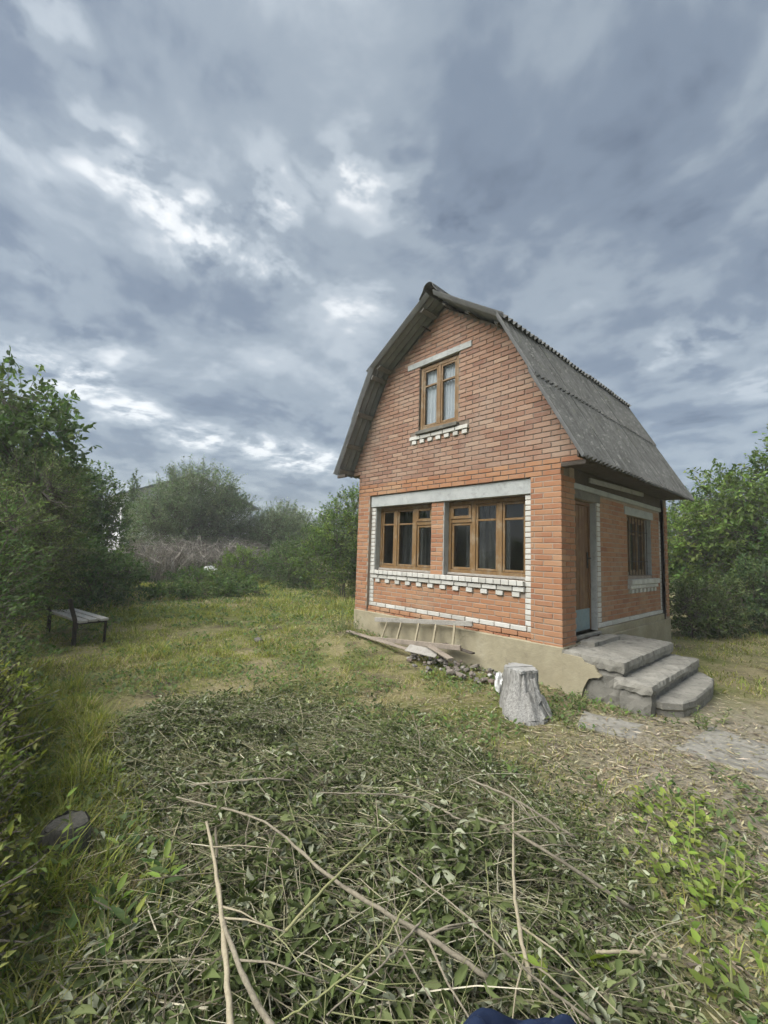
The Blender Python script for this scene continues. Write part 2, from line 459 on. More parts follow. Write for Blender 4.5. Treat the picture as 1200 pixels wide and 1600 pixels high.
    c = m.ramp(m.rand(), [(0, (.12, .11, .10)), (.4, (.22, .205, .18)), (.7, (.17, .13, .105)), (.92, (.33, .32, .29)), (1, (.55, .53, .49))])
    c = m.mix(m.ramp(m.noise(p, 22, 5, .7), [(.4, 0.), (.75, .6)]), c, (.15, .135, .11)); m.color(c); m.bump(m.noise(p, 40, 5, .7), .6, .01); M['rubble'] = m.m

    def wall_white(name, a, b):
        m = Mat(name, .9, .2); p = m.pos(); m.color(m.ramp(m.noise(p, .8, 6, .7), [(.3, a), (.7, b)])); return m.m
    M['far_white'] = wall_white('whitewashed_wall', (.62, .63, .63), (.74, .75, .75))
    M['far_roof'] = wall_white('far_grey_roof', (.24, .26, .26), (.33, .35, .35))
    M['far_dark'] = wall_white('far_window_glass', (.04, .045, .05), (.07, .08, .085))

    # foliage: colour is carried by each leaf, light passes through
    def foliage(name, transl=.3, rough=.6, spec=.25):
        m = bpy.data.materials.new(name); m.use_nodes = True; nt = m.node_tree; n = nt.nodes; l = nt.links
        b = n['Principled BSDF']; b.inputs['Roughness'].default_value = rough; b.inputs['Specular IOR Level'].default_value = spec
        at = n.new('ShaderNodeAttribute'); at.attribute_name = 'tint'
        l.new(at.outputs['Color'], b.inputs['Base Color'])
        t = n.new('ShaderNodeBsdfTranslucent')
        hs = n.new('ShaderNodeHueSaturation'); hs.inputs['Saturation'].default_value = 1.15; hs.inputs['Value'].default_value = 1.2
        l.new(at.outputs['Color'], hs.inputs['Color']); l.new(hs.outputs[0], t.inputs[0])
        mx = n.new('ShaderNodeMixShader'); mx.inputs[0].default_value = transl
        l.new(b.outputs[0], mx.inputs[1]); l.new(t.outputs[0], mx.inputs[2])
        l.new(mx.outputs[0], n['Material Output'].inputs[0])
        return m
    M['leaf'] = foliage('leaf', .42)
    M['dry_leaf'] = foliage('wilted_leaf', .22, .75, .15)
    M['blade'] = foliage('grass_blade', .42, .6, .2)

    # ground: soil, thatch and short green growth
    m = Mat('yard_ground', .97, .08); p = m.pos()
    soil = m.ramp(m.noise(p, 5, 7, .7), [(.3, (.075, .06, .042)), (.7, (.16, .13, .095))])
    thatch = m.ramp(m.noise(p, 28, 5, .75), [(.3, (.19, .16, .08)), (.7, (.40, .35, .20))])
    green = m.ramp(m.noise(p, 16, 6, .7), [(.3, (.09, .105, .03)), (.7, (.20, .215, .07))])
    c = m.mix(m.ramp(m.noise(p, 1.0, 6, .65), [(.40, 0.), (.58, 1.)]), green, thatch)
    c = m.mix(m.ramp(m.noise(p, 1.7, 6, .7), [(.52, 0.), (.66, .9)]), c, soil)
    # trodden, dusty yard by the steps
    q = m.n.new('ShaderNodeVectorMath'); q.operation = 'DISTANCE'
    wv = m.n.new('ShaderNodeVectorMath'); wv.operation = 'MULTIPLY'; m.l.new(m.pos(), wv.inputs[0]); wv.inputs[1].default_value = (1, .62, 0)
    m.l.new(wv.outputs[0], q.inputs[0]); q.inputs[1].default_value = (1.9, -.5, 0)
    dd = m.math('ADD', q.outputs['Value'], m.math('MULTIPLY', m.noise(p, 2.2, 6, .7), 1.3))
    dust = m.ramp(m.noise(p, 11, 7, .75), [(.3, (.22, .19, .14)), (.7, (.38, .345, .27))])
    c = m.mix(m.ramp(dd, [(.0, 1.), (.55, .95), (.8, 0.)]), c, dust) if False else m.mix(m.math('SUBTRACT', 2.35, dd, True), c, dust)
    m.color(c); m.bump(m.math('ADD', m.noise(p, 30, 7, .75), m.noise(p, 120, 3, .7)), .8, .02); M['ground'] = m.m


make_materials()


# ------------------------------------------------------------------ ground
def hnoise(x, y, s, seed=0):
    """cheap smooth value noise, vectorised"""
    x = np.asarray(x) * s; y = np.asarray(y) * s
    xi = np.floor(x); yi = np.floor(y); fx = x - xi; fy = y - yi
    fx = fx * fx * (3 - 2 * fx); fy = fy * fy * (3 - 2 * fy)
    def h(a, b): 
        v = np.sin(a * 127.1 + b * 311.7 + seed * 74.7) * 43758.5453
        return v - np.floor(v)
    return (h(xi, yi) * (1 - fx) + h(xi + 1, yi) * fx) * (1 - fy) + (h(xi, yi + 1) * (1 - fx) + h(xi + 1, yi + 1) * fx) * fy


def gz(x, y):
    x = np.asarray(x, dtype=float); y = np.asarray(y, dtype=float)
    z = (hnoise(x, y, .5, 1) - .5) * .10 + (hnoise(x, y, 1.7, 2) - .5) * .05 + (hnoise(x, y, 5, 3) - .5) * .018
    z = z + .12 * np.exp(-(((x + 4.3) / 1.6) ** 2 + ((y + .2) / 1.1) ** 2))
    flat = np.exp(-(((x - .8) / 1.3) ** 2 + ((y - .6) / 1.6) ** 2))
    z = z * (1 - .8 * flat)
    far = np.clip((np.hypot(x, y) - 40) / 60, 0, 1)
    return z * (1 - far)


def axis_pts(lo, hi, step, far):
    a = list(np.arange(lo, hi + 1e-6, step)); s = step; x = hi
    while x < far:
        s *= 1.35; x += s; a.append(x)
    s = step; x = lo; pre = []
    while x > -far:
        s *= 1.35; x -= s; pre.append(x)
    return np.array(pre[::-1] + a)


def build_ground():
    X = axis_pts(-15, 5, .11, 900); Y = axis_pts(-8, 7, .11, 900)
    gx, gy = np.meshgrid(X, Y); V = np.stack([gx.ravel(), gy.ravel(), gz(gx, gy).ravel()], 1)
    nx, ny = len(X), len(Y)
    i = np.arange(nx * ny).reshape(ny, nx)
    T = np.stack([i[:-1, :-1].ravel(), i[:-1, 1:].ravel(), i[1:, 1:].ravel(), i[1:, :-1].ravel()], 1)
    o = link_mesh('ground', mesh_np('ground', V, T, smooth=True), M['ground'])
    tag(o, kind='structure', label='trodden yard ground of soil, dry thatch and short grass')


build_ground()

# ------------------------------------------------------------------ brick house (house coordinates: origin at the near corner, z = 0 at the white row)
W, D = 4.22, 4.735
CH = .076; BH = .066; BL = .25; JT = .010
XL, XR = -3.87, -.44          # recessed front panel
PY = .065                     # recess depth
E_R, K_R, RDG, K_L, E_L = (.44, 2.24), (-.77, 4.46), (-2.05, 5.37), (-3.50, 4.49), (-4.55, 2.57)
house = empty('brick_house', (0, 0, ZH))
tag(house, 'orange brick cottage with steep grey corrugated gambrel roof and brown wooden windows', 'house')


def roof_x(z, side, off=.05):
    """x of the gable edge (inside the roof) at height z"""
    pr = [E_R, K_R, RDG] if side > 0 else [E_L, K_L, RDG]
    for (x0, z0), (x1, z1) in zip(pr[:-1], pr[1:]):
        if z <= z1:
            t = (z - z0) / (z1 - z0); x = x0 + t * (x1 - x0); sl = (x1 - x0) / (z1 - z0)
            return x - side * off * math.sqrt(1 + sl * sl)
    return RDG[0]


RB = random.Random(5)
bricks = []      # (wall, material, centre, size)


def fill(course, x0, x1, wall, mat, plane, axis, depth=.10, proud=.0, off=None):
    """a run of bricks along one course between two stops; axis 'x' front walls (face -y), 'y' side walls (face +x)"""
    zc = course * CH + BH / 2
    s = (course % 2) * .13 if off is None else off
    k = math.floor((x0 - s) / (BL + JT))
    while True:
        a = s + k * (BL + JT); b = a + BL; k += 1
        if a > x1: break
        a2, b2 = max(a, x0), min(b, x1)
        if b2 - a2 < .035: continue
        pr = proud + RB.uniform(-.0025, .0035)
        w = b2 - a2 - RB.uniform(0, .004); c = (a2 + b2) / 2; hz = BH - RB.uniform(0, .004)
        if axis == 'x':
            bricks.append((wall, mat, (c, plane - pr + depth / 2, zc + RB.uniform(-.0015, .0015)), (w, depth, hz)))
        else:
            bricks.append((wall, mat, (plane + pr - depth / 2, c, zc + RB.uniform(-.0015, .0015)), (depth, w, hz)))


def sub(iv, cuts):
    out = [iv]
    for c0, c1 in cuts:
        nx = []
        for a, b in out:
            if c1 <= a or c0 >= b: nx.append((a, b)); continue
            if a < c0: nx.append((a, c0))
            if c1 < b: nx.append((c1, b))
        out = nx
    return out


WIN_F = [(-3.75, -2.31, .69, 1.90), (-2.04, -.55, .69, 1.90)]
ATT = (-2.60, -1.72, 3.19, 4.37)
DOOR = (.45, 1.30, -.03, 1.87)
WIN_S = (2.60, 3.90, .745, 1.80)


def build_walls():
    # --- mortar cores
    b = MB()
    b.box(-W, XL, .005, .27, -.12, 2.126)
    b.box(XR, -.012, .005, .27, -.12, 2.126)
    b.box(XL, XR, PY + .005, .27, -.12, .685)
    b.box(-2.31, -2.04, PY + .005, .27, .685, 1.905); b.box(XL, -3.75, PY + .005, .27, .685, 1.905); b.box(-.55, XR, PY + .005, .27, .685, 1.905)
    b.box(XL, XR, PY + .02, .27, 1.905, 2.126)
    front = b.build('front_wall', M['mortar'], house)
    b = MB(); y0, y1 = .009, .27
    b.prism_y([(-W, 2.128), (-.012, 2.128), (-.012, 2.27), (-W, 2.27)], y0, y1)
    b.prism_y([(-W, 2.27), (.30, 2.27), (roof_x(2.33, 1), 2.33), (roof_x(3.19, 1), 3.19), (roof_x(3.19, -1), 3.19), (max(-W - .2, roof_x(2.7, -1)), 2.7), (-W, 2.62)], y0, y1)
    b.prism_y([(roof_x(3.19, -1), 3.19), (ATT[0], 3.19), (ATT[0], 4.37), (roof_x(4.37, -1), 4.37)], y0, y1)
    b.prism_y([(ATT[1], 3.19), (roof_x(3.19, 1), 3.19), (roof_x(4.37, 1), 4.37), (ATT[1], 4.37)], y0, y1)
    b.prism_y([(roof_x(4.37, -1), 4.37), (roof_x(4.37, 1), 4.37), (roof_x(4.46, 1), 4.46), (RDG[0], 5.29), (roof_x(4.49, -1), 4.49)], y0, y1)
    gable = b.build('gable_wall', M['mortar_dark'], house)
    b = MB()
    b.box(-.27, -.012, .27, .42, -.12, 2.6)
    b.box(-.27, -PY - .005, .42, .45, -.12, 1.87)
    b.box(-.27, -PY - .005, .42, 1.30, -.12, -.035)
    b.box(-.27, -PY - .005, 1.30, 2.60, -.12, 2.6); b.box(-.27, -PY - .005, 3.90, 4.52, -.12, 2.6)
    b.box(-.27, -PY - .005, 2.60, 3.90, -.12, .745); b.box(-.27, -PY - .005, 2.60, 3.90, 1.80, 2.6)
    b.box(-.27, -PY - .005, .42, 1.30, 1.87, 2.6)
    b.box(-.27, -.012, 4.52, D - .27, -.12, 2.6)
    side = b.build('side_wall', M['mortar'], house)
    b = MB(); b.box(-W + .008, -W + .27, .27, D - .27, -.12, 2.75); left = b.build('left_wall', M['mortar'], house)
    b = MB()
    b.prism_y([(-W, -.12), (-.012, -.12), (-.012, 2.3), (roof_x(3.19, 1), 3.19), (roof_x(4.46, 1), 4.46), (RDG[0], 5.29), (roof_x(4.49, -1), 4.49), (-W, 2.7)], D - .27, D - .008)
    back = b.build('back_wall', M['mortar'], house)
    walls = {'front': front, 'gable': gable, 'side': side, 'left': left, 'back': back}

    # --- front: pilasters and gable
    for c in range(-2, 28):
        zc = c * CH + BH / 2
        fill(c, -W, XL - .004, 'front', 'brick', 0, 'x')
        if c % 2 == 0:
            bricks.append(('front', 'brick', (-.125, .06, zc), (.25, .12, BH))); fill(c, XR, -.26, 'front', 'brick', 0, 'x', off=-.19 - .26)
            fill(c, .13, .42, 'side', 'brick', 0, 'y', off=.13)
        else:
            bricks.append(('front', 'brick', (-.06, .125, zc), (.12, .25, BH))); fill(c, XR, -.13, 'front', 'brick', 0, 'x', off=-.38)
            fill(c, .26, .42, 'side', 'brick', 0, 'y', off=.26)
    for c in range(28, 70):
        z = c * CH + BH / 2
        zt = c * CH + BH + .006
        if zt > 5.27: break
        x1 = roof_x(zt, 1, .055) if zt > 2.33 else (.0 if c < 30 else .30)
        if c >= 30: x1 = min(x1, .30)
        x0 = -W if zt < 2.62 else max(roof_x(zt, -1, .055), -W - .25)
        cuts = []
        if ATT[2] - .02 < z < ATT[3]: cuts.append((ATT[0] - .004, ATT[1] + .004))
        if 4.375 < z < 4.50: cuts.append((-2.90, -1.455))
        if 2.96 < z < 3.17:
            cuts.append((-2.80, -1.50))
        for a, e in sub((x0, x1), cuts):
            fill(c, a, e, 'gable', 'brick' if c < 31 else 'brick_pale', 0, 'x')
    # --- front panel
    for c in (-2, -1):
        fill(c, XL, XR, 'front', 'brick', PY - .03, 'x')
    fill(0, XL, XR, 'front', 'white', PY - .012, 'x', off=0)
    for c in range(1, 25):
        z = c * CH + BH / 2
        for a, e in ((XL + .002, -3.752), (-.548, XR - .002)):
            w = RB.uniform(.112, .118); bricks.append(('front', 'white', ((a + e) / 2, PY - .006 + .05 + RB.uniform(-.002, .003), z), (w, .10, BH - RB.uniform(0, .005))))
        if c <= 5: fill(c, -3.745, -.555, 'front', 'brick', PY, 'x')
        elif c == 6:
            n = 12
            for k in range(n):
                xx = -3.62 + k * (2.93 / (n - 1))
                bricks.append(('front', 'white', (xx, PY - .028 + .06, z), (.118, .12, BH)))
                if k < n - 1: fill(c, xx + .07, xx + .196, 'front', 'brick', PY, 'x', off=xx + .07)
            fill(c, -3.745, -3.69, 'front', 'brick', PY, 'x', off=-3.745)
        elif c == 7: fill(c, -3.79, -.555, 'front', 'white', PY - .04, 'x', depth=.12, off=.05)
        elif c > 8: fill(c, -2.308, -2.042, 'front', 'brick', PY, 'x', off=-2.308 + .0 if c % 2 else -2.308 - .13)
    x = -3.80
    while x < -.57:
        w = min(.118, -.555 - x); bricks.append(('front', 'white', (x + w / 2, PY - .065 + .10, .612 + .036), (w, .20, .072))); x += .126
    # attic sill
    fill(40, -2.79, -1.50, 'gable', 'white', -.035, 'x', depth=.12, off=-2.79)
    for k in range(7): bricks.append(('gable', 'white', (-2.68 + k * .185, -.022 + .05, 39 * CH + BH / 2), (.10, .11, BH)))
    for k in range(6): bricks.append(('gable', 'brick_pale', (-2.5875 + k * .185, .05, 39 * CH + BH / 2), (.075, .10, BH)))
    # --- side panel
    S = -PY
    fill(0, 1.31, 4.51, 'side', 'white', S + .012, 'y', off=1.31)
    for c in range(1, 26):
        z = c * CH + BH / 2; cuts = []
        if WIN_S[2] - .15 < z < WIN_S[3]: cuts.append((WIN_S[0] - .004, WIN_S[1] + .004))
        if WIN_S[3] - .005 < z < 1.945: cuts.append((2.48, 4.02))
        if c == 8 or c == 7: cuts.append((2.58, 4.10))
        if c == 6: cuts.append((2.62, 4.06))
        for a, e in sub((1.44, 4.39), cuts): fill(c, a, e, 'side', 'brick', S, 'y')
        for a in (1.31, 4.395):
            if c < 25 and not (c == 24 and a > 4): bricks.append(('side', 'white', (S + .006 - .05, a + .058, z), (.10, .114, BH - RB.uniform(0, .005))))
    for k in range(12): bricks.append(('side', 'white', (S + .075 - .09, 2.64 + k * .1265, .648), (.18, .119, .085)))
    fill(7, 2.585, 4.095, 'side', 'white', S + .05, 'y', off=2.585)
    for k in range(7): bricks.append(('side', 'white', (S + .04 - .05, 2.72 + k * .205, 6 * CH + BH / 2), (.10, .10, BH)))
    for k in range(6): bricks.append(('side', 'brick', (S - .05, 2.8225 + k * .205, 6 * CH + BH / 2), (.10, .095, BH)))
    for c in range(-1, 28):
        fill(c, 4.525, D - .012, 'side', 'brick', 0, 'y')
    # --- left and back, seen only from elsewhere
    for c in range(-1, 35): 
        k0 = len(bricks); fill(c, .02, D - .02, 'left', 'brick', -W + .104, 'y'); 
    for c in range(-1, 68):
        zt = c * CH + BH
        if zt > 5.22: break
        a = -W if zt < 2.7 else roof_x(zt, -1, .07); e = -.02 if zt < 2.9 else min(-.02, roof_x(zt, 1, .07))
        fill(c, a, e, 'back', 'brick', D - .098, 'x')

    # --- which ones are picked out as bricks of their own: those that show largest
    cl = CAM - Vector((0, 0, ZH))
    def size(b):
        v = Vector(b[2]) - cl; d = v.length
        ax = 1 if b[0] in ('front', 'gable') else 0
        if b[0] in ('left', 'back'): return 0
        cos = abs(v[ax]) / d
        return b[3][1 - ax] * b[3][2] * cos / d ** 2
    red = [b for b in bricks if b[1] != 'white']; wh = [b for b in bricks if b[1] == 'white']
    red.sort(key=size, reverse=True); wh.sort(key=size, reverse=True)
    cache = {}
    def single(bk, nm):
        w, mt, c, s = bk
        key = (mt, *(round(v, 2) if v > .09 else round(v, 3) for v in s))
        if key not in cache:
            vs, fs = cbox(0, 0, 0, *s, .005); me = mesh_py(nm, vs, fs); me.materials.append(M[mt]); cache[key] = me
        o = link_mesh(nm, cache[key], None, walls[w], c)
        o.rotation_euler = (RB.uniform(-.006, .006), RB.uniform(-.008, .008), RB.uniform(-.006, .006))
    for bk in red[:300]: single(bk, 'brick')
    for bk in wh[:300]: single(bk, 'white_brick')
    rest = {}
    for bk in red[300:] + wh[300:]: rest.setdefault((bk[0], bk[1]), []).append(bk)
    for (w, mt), L in rest.items():
        vv, ff = [], []
        for (_, _, c, s) in L:
            vs, fs = cbox(0, 0, 0, *s, .005)
            q = Euler((RB.uniform(-.006, .006), RB.uniform(-.008, .008), RB.uniform(-.006, .006))).to_matrix()
            base = len(vv); cv = Vector(c)
            vv += [tuple(cv + q @ Vector(v)) for v in vs]; ff += [tuple(base + i for i in f) for f in fs]
        o = link_mesh('brickwork', mesh_py('brickwork', vv, ff), M[mt], walls[w]); o['kind'] = 'stuff'
    return walls


walls = build_walls()


def build_house_trim():
    # foundation
    b = MB()
    b.box(-W - .012, .012, -.014, .30, -.95, -.112, .01)
    b.box(-.30, .008, .30, D + .012, -.95, -.115, .01)
    b.box(-.30, -.028, 1.305, 4.525, -.118, -.008, .008)
    b.box(-W - .012, -W + .3, .30, D + .012, -.95, -.115, .01); b.box(-W + .3, -.3, D - .3, D + .012, -.95, -.115, .01)
    b.build('foundation', M['plaster'], house)
    # concrete bands
    b = MB(); b.box(XL + .004, XR - .004, PY - .03, PY + .03, 1.902, 2.118, .006); b.build('front_lintel', M['concrete_light'], house)
    b = MB(); b.box(-2.895, -1.46, -.016, .12, 4.385, 4.492, .006); b.build('attic_lintel', M['concrete_light'], house)
    b = MB(); b.box(-2.62, -1.70, -.07, .10, 3.118, 3.182, .006); b.build('attic_sill', M['concrete_dark'], house)
    b = MB(); b.box(-.12, -PY + .012, .425, 1.43, 1.873, 1.995, .004); b.build('door_lintel', M['concrete_dark'], house)
    b = MB(); b.box(-.12, -PY + .01, 2.49, 4.01, 1.803, 1.942, .004); b.build('window_lintel', M['concrete_light'], house)
    b = MB(); b.box(-.12, -PY + .028, .425, 4.515, 2.003, 2.08, .004); b.build('side_band', M['concrete_light'], house)
    b = MB(); b.box(-.26, -.045, .40, D - .1, 2.085, 2.9, .004); b.build('eave_shade_plate', M['dark_wood'], house)  # dark wood over the upper wall, standing in for the eave's shadow
    # reveals
    for q in [(x0 + .001, x0 + .012, PY + .006, .265, z0, z1) for x0, x1, z0, z1 in WIN_F] + [(-.26, -PY - .004, 1.285, 1.297, -.03, 1.868), (-.26, -PY - .004, 3.886, 3.897, .75, 1.798)]:
        b = MB(); b.box(*q); b.build('plastered_reveal', M['concrete_light'], house)
    # inside of the rooms
    b = MB(); b.box(-W + .28, -.28, .28, D - .28, -.115, -.05); b.build('floor_slab', M['interior'], house)
    b = MB(); b.box(-W + .28, -.28, .28, D - .28, 2.15, 2.27); b.build('attic_floor', M['interior'], house)
    b = MB(); b.box(-W + .28, -.5, 2.9, 3.0, -.05, 2.15); b.build('partition', M['interior'], house)
    # old pipe stub under the ridge
    b = MB(); b.tube([(-2.37, .05, 4.99), (-2.34, -.22, 4.97), (-2.33, -.26, 4.95)], .013, 8); b.build('pipe_stub', M['dark_metal'], house, True)


build_house_trim()


def bars(parent, name, mat, rects, y0, y1, axis='x', c=.004):
    """frame pieces given as rectangles (u0,u1,z0,z1) joined in one part"""
    b = MB()
    for u0, u1, z0, z1 in rects:
        if axis == 'x': b.box(u0, u1, y0, y1, z0, z1, c)
        else: b.box(y0, y1, u0, u1, z0, z1, c)
    return b.build(name, mat, parent)


def casement(win, y, u0, u1, z0, z1, axis='x', vent=None, trans=None, st=.042, dep=.045, sign=1):
    """one glazed sash: stiles, rails, transom bar, panes as its own pieces"""
    f = y
    yy = (f, f + dep * sign)
    a, e = min(yy), max(yy)
    rects = [(u0, u0 + st, z0, z1), (u1 - st, u1, z0, z1), (u0 + st, u1 - st, z0, z0 + st), (u0 + st, u1 - st, z1 - st, z1)]
    if trans: rects.append((u0 + st, u1 - st, trans - .016, trans + .016))
    s = bars(win, 'sash', M['frame_wood'], rects, a, e, axis)
    g = f + dep * sign * .5
    zr = [(z0 + st, (trans - .016) if trans else z1 - st)]
    if trans: zr.append((trans + .016, z1 - st))
    for k, (p, q) in enumerate(zr):
        b = MB()
        if axis == 'x': b.box(u0 + st - .004, u1 - st + .004, g, g + .004, p - .004, q + .004)
        else: b.box(g - .004, g, u0 + st - .004, u1 - st + .004, p - .004, q + .004)
        b.build('pane', M['glass'], s)
    return s


def build_windows():
    F = .185
    # left and right ground floor windows: mullion positions, which light holds the small vent sash
    spec = [((-3.735, -2.33, .715, 1.895), (-3.30, -2.80), 2, 1.56), ((-2.025, -.56, .72, 1.895), (-1.52, -1.04), 0, 1.575)]
    for (x0, x1, z0, z1), mull, ventcol, tz in spec:
        win = empty('window'); win.parent = house
        fr = [(x0, x0 + .055, z0, z1), (x1 - .055, x1, z0, z1), (x0 + .055, x1 - .055, z0, z0 + .06), (x0 + .055, x1 - .055, z1 - .06, z1)]
        for m_ in mull: fr.append((m_ - .038, m_ + .038, z0 + .06, z1 - .06))
        bars(win, 'frame', M['frame_wood'], fr, F, F + .09)
        cols = [x0 + .055] + [v for m_ in mull for v in (m_ - .038, m_ + .038)] + [x1 - .055]
        for k in range(3):
            a, e = cols[2 * k] + .004, cols[2 * k + 1] - .004
            if k == ventcol:
                bars(win, 'transom', M['frame_wood'], [(a, e, tz - .03, tz + .03)], F + .004, F + .084)
                casement(win, F - .012, a, e, tz + .034, z1 - .064, st=.05)
                casement(win, F + .02, a, e, z0 + .064, tz - .034, st=.04)
            else:
                casement(win, F + .012, a, e, z0 + .064, z1 - .064, trans=tz, st=.036)
        bars(win, 'drip_board', M['grey_wood'], [(x0, x1, z0 - .025, z0 + .012)], F - .035, F + .02)
    # attic
    win = empty('window'); win.parent = house
    x0, x1, z0, z1 = ATT[0] + .01, ATT[1] - .01, ATT[2] + .01, ATT[3] - .01; F = .035
    xm = (x0 + x1) / 2
    bars(win, 'frame', M['frame_wood'], [(x0, x0 + .06, z0, z1), (x1 - .06, x1, z0, z1), (x0 + .06, x1 - .06, z0, z0 + .06), (x0 + .06, x1 - .06, z1 - .06, z1), (xm - .03, xm + .03, z0 + .06, z1 - .06)], F, F + .09)
    casement(win, F + .006, x0 + .064, xm - .034, z0 + .064, z1 - .064, trans=4.0, st=.034)
    casement(win, F + .006, xm + .034, x1 - .064, z0 + .064, z1 - .064, trans=4.0, st=.034)

    def curtain(x0, x1, z0, z1, y, mat, parent, amp=.012, wl=.07, axis='x'):
        n = max(8, int(abs(x1 - x0) / .012)); vs = []; fs = []
        for i in range(n + 1):
            u = x0 + (x1 - x0) * i / n
            o = amp * math.sin(2 * math.pi * (x0 + (x1 - x0) * i / n) / wl + 2 * math.sin(u * 9))
            for z, k in ((z0, 1.25), (z1, .7)):
                vs.append((u, y + o * k, z) if axis == 'x' else (y + o * k, u, z))
            if i: b = 2 * i; fs.append((b - 2, b, b + 1, b - 1))
        return link_mesh('curtain', mesh_py('curtain', vs, fs, True), mat, parent)
    curtain(x0 + .05, xm - .02, z0 + .02, z1 - .05, F + .075, M['curtain'], house)
    curtain(xm + .03, x1 - .05, z0 + .02, z1 - .05, F + .075, M['curtain'], house)
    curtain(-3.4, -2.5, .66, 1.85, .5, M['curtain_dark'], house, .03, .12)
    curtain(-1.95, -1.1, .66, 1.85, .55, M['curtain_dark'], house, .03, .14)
    # side window with bars
    win = empty('window'); win.parent = house
    y0, y1, z0, z1 = WIN_S[0] + .005, WIN_S[1] - .012, WIN_S[2] + .005, WIN_S[3] - .005; Fx = -.17
    ms = (y0 + (y1 - y0) / 3, y0 + 2 * (y1 - y0) / 3)
    fr = [(y0, y0 + .055, z0, z1), (y1 - .055, y1, z0, z1), (y0 + .055, y1 - .055, z0, z0 + .06), (y0 + .055, y1 - .055, z1 - .06, z1)] + [(m_ - .035, m_ + .035, z0 + .06, z1 - .06) for m_ in ms]
    bars(win, 'frame', M['frame_wood'], fr, Fx - .09, Fx, 'y')
    cols = [y0 + .055, ms[0] - .035, ms[0] + .035, ms[1] - .035, ms[1] + .035, y1 - .055]
    for k in range(3): casement(win, Fx - .02, cols[2 * k] + .004, cols[2 * k + 1] - .004, z0 + .064, z1 - .064, 'y', trans=1.5, st=.034, sign=-1)
    for k in range(8):
        b = MB(); yy = y0 + .08 + k * (y1 - y0 - .16) / 7; b.tube([(Fx + .05, yy, z0 + .01), (Fx + .05, yy, z1 - .01)], .006, 6); b.build('grille_bar', M['dark_metal'], win)
    b = MB()
    for zz in (z0 + .25, z1 - .25): b.tube([(Fx + .043, y0 + .01, zz), (Fx + .043, y1 - .01, zz)], .006, 6)
    b.build('grille_rail', M['dark_metal'], win)
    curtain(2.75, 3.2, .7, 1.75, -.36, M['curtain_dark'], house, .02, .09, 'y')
    # door: planks in a frame, metal kick plate, lock and handle
    door = empty('door'); door.parent = house
    bars(door, 'door_frame', M['door_wood'], [(.455, .50, -.03, 1.865), (1.24, 1.283, -.03, 1.865), (.50, 1.24, 1.815, 1.865)], -.245, -.155, 'y')
    n = 7
    for k in range(n):
        a = .504 + k * (.732 / n); b = MB(); b.box(-.205, -.17 + random.uniform(-.002, .002), a, a + .732 / n - .005, -.02, 1.81, .004); b.build('plank', M['door_wood'], door)
    b = MB(); b.box(-.168, -.160, .506, 1.236, -.018, .285, .002); b.build('kick_plate', M['blue_metal'], door)
    b = MB(); b.box(-.168, -.155, 1.165, 1.205, .88, 1.12, .004); hp = b.build('lock_plate', M['dark_metal'], door)
    b = MB(); b.tube([(-.155, 1.185, 1.03), (-.115, 1.185, 1.03), (-.108, 1.17, 1.03), (-.108, 1.09, 1.025)], .009, 8); b.build('handle', M['dark_metal'], hp, True)
    b = MB(); b.box(-.30, -.02, .43, 1.31, -.075, -.035, .006); b.build('threshold', M['concrete'], house)


build_windows()


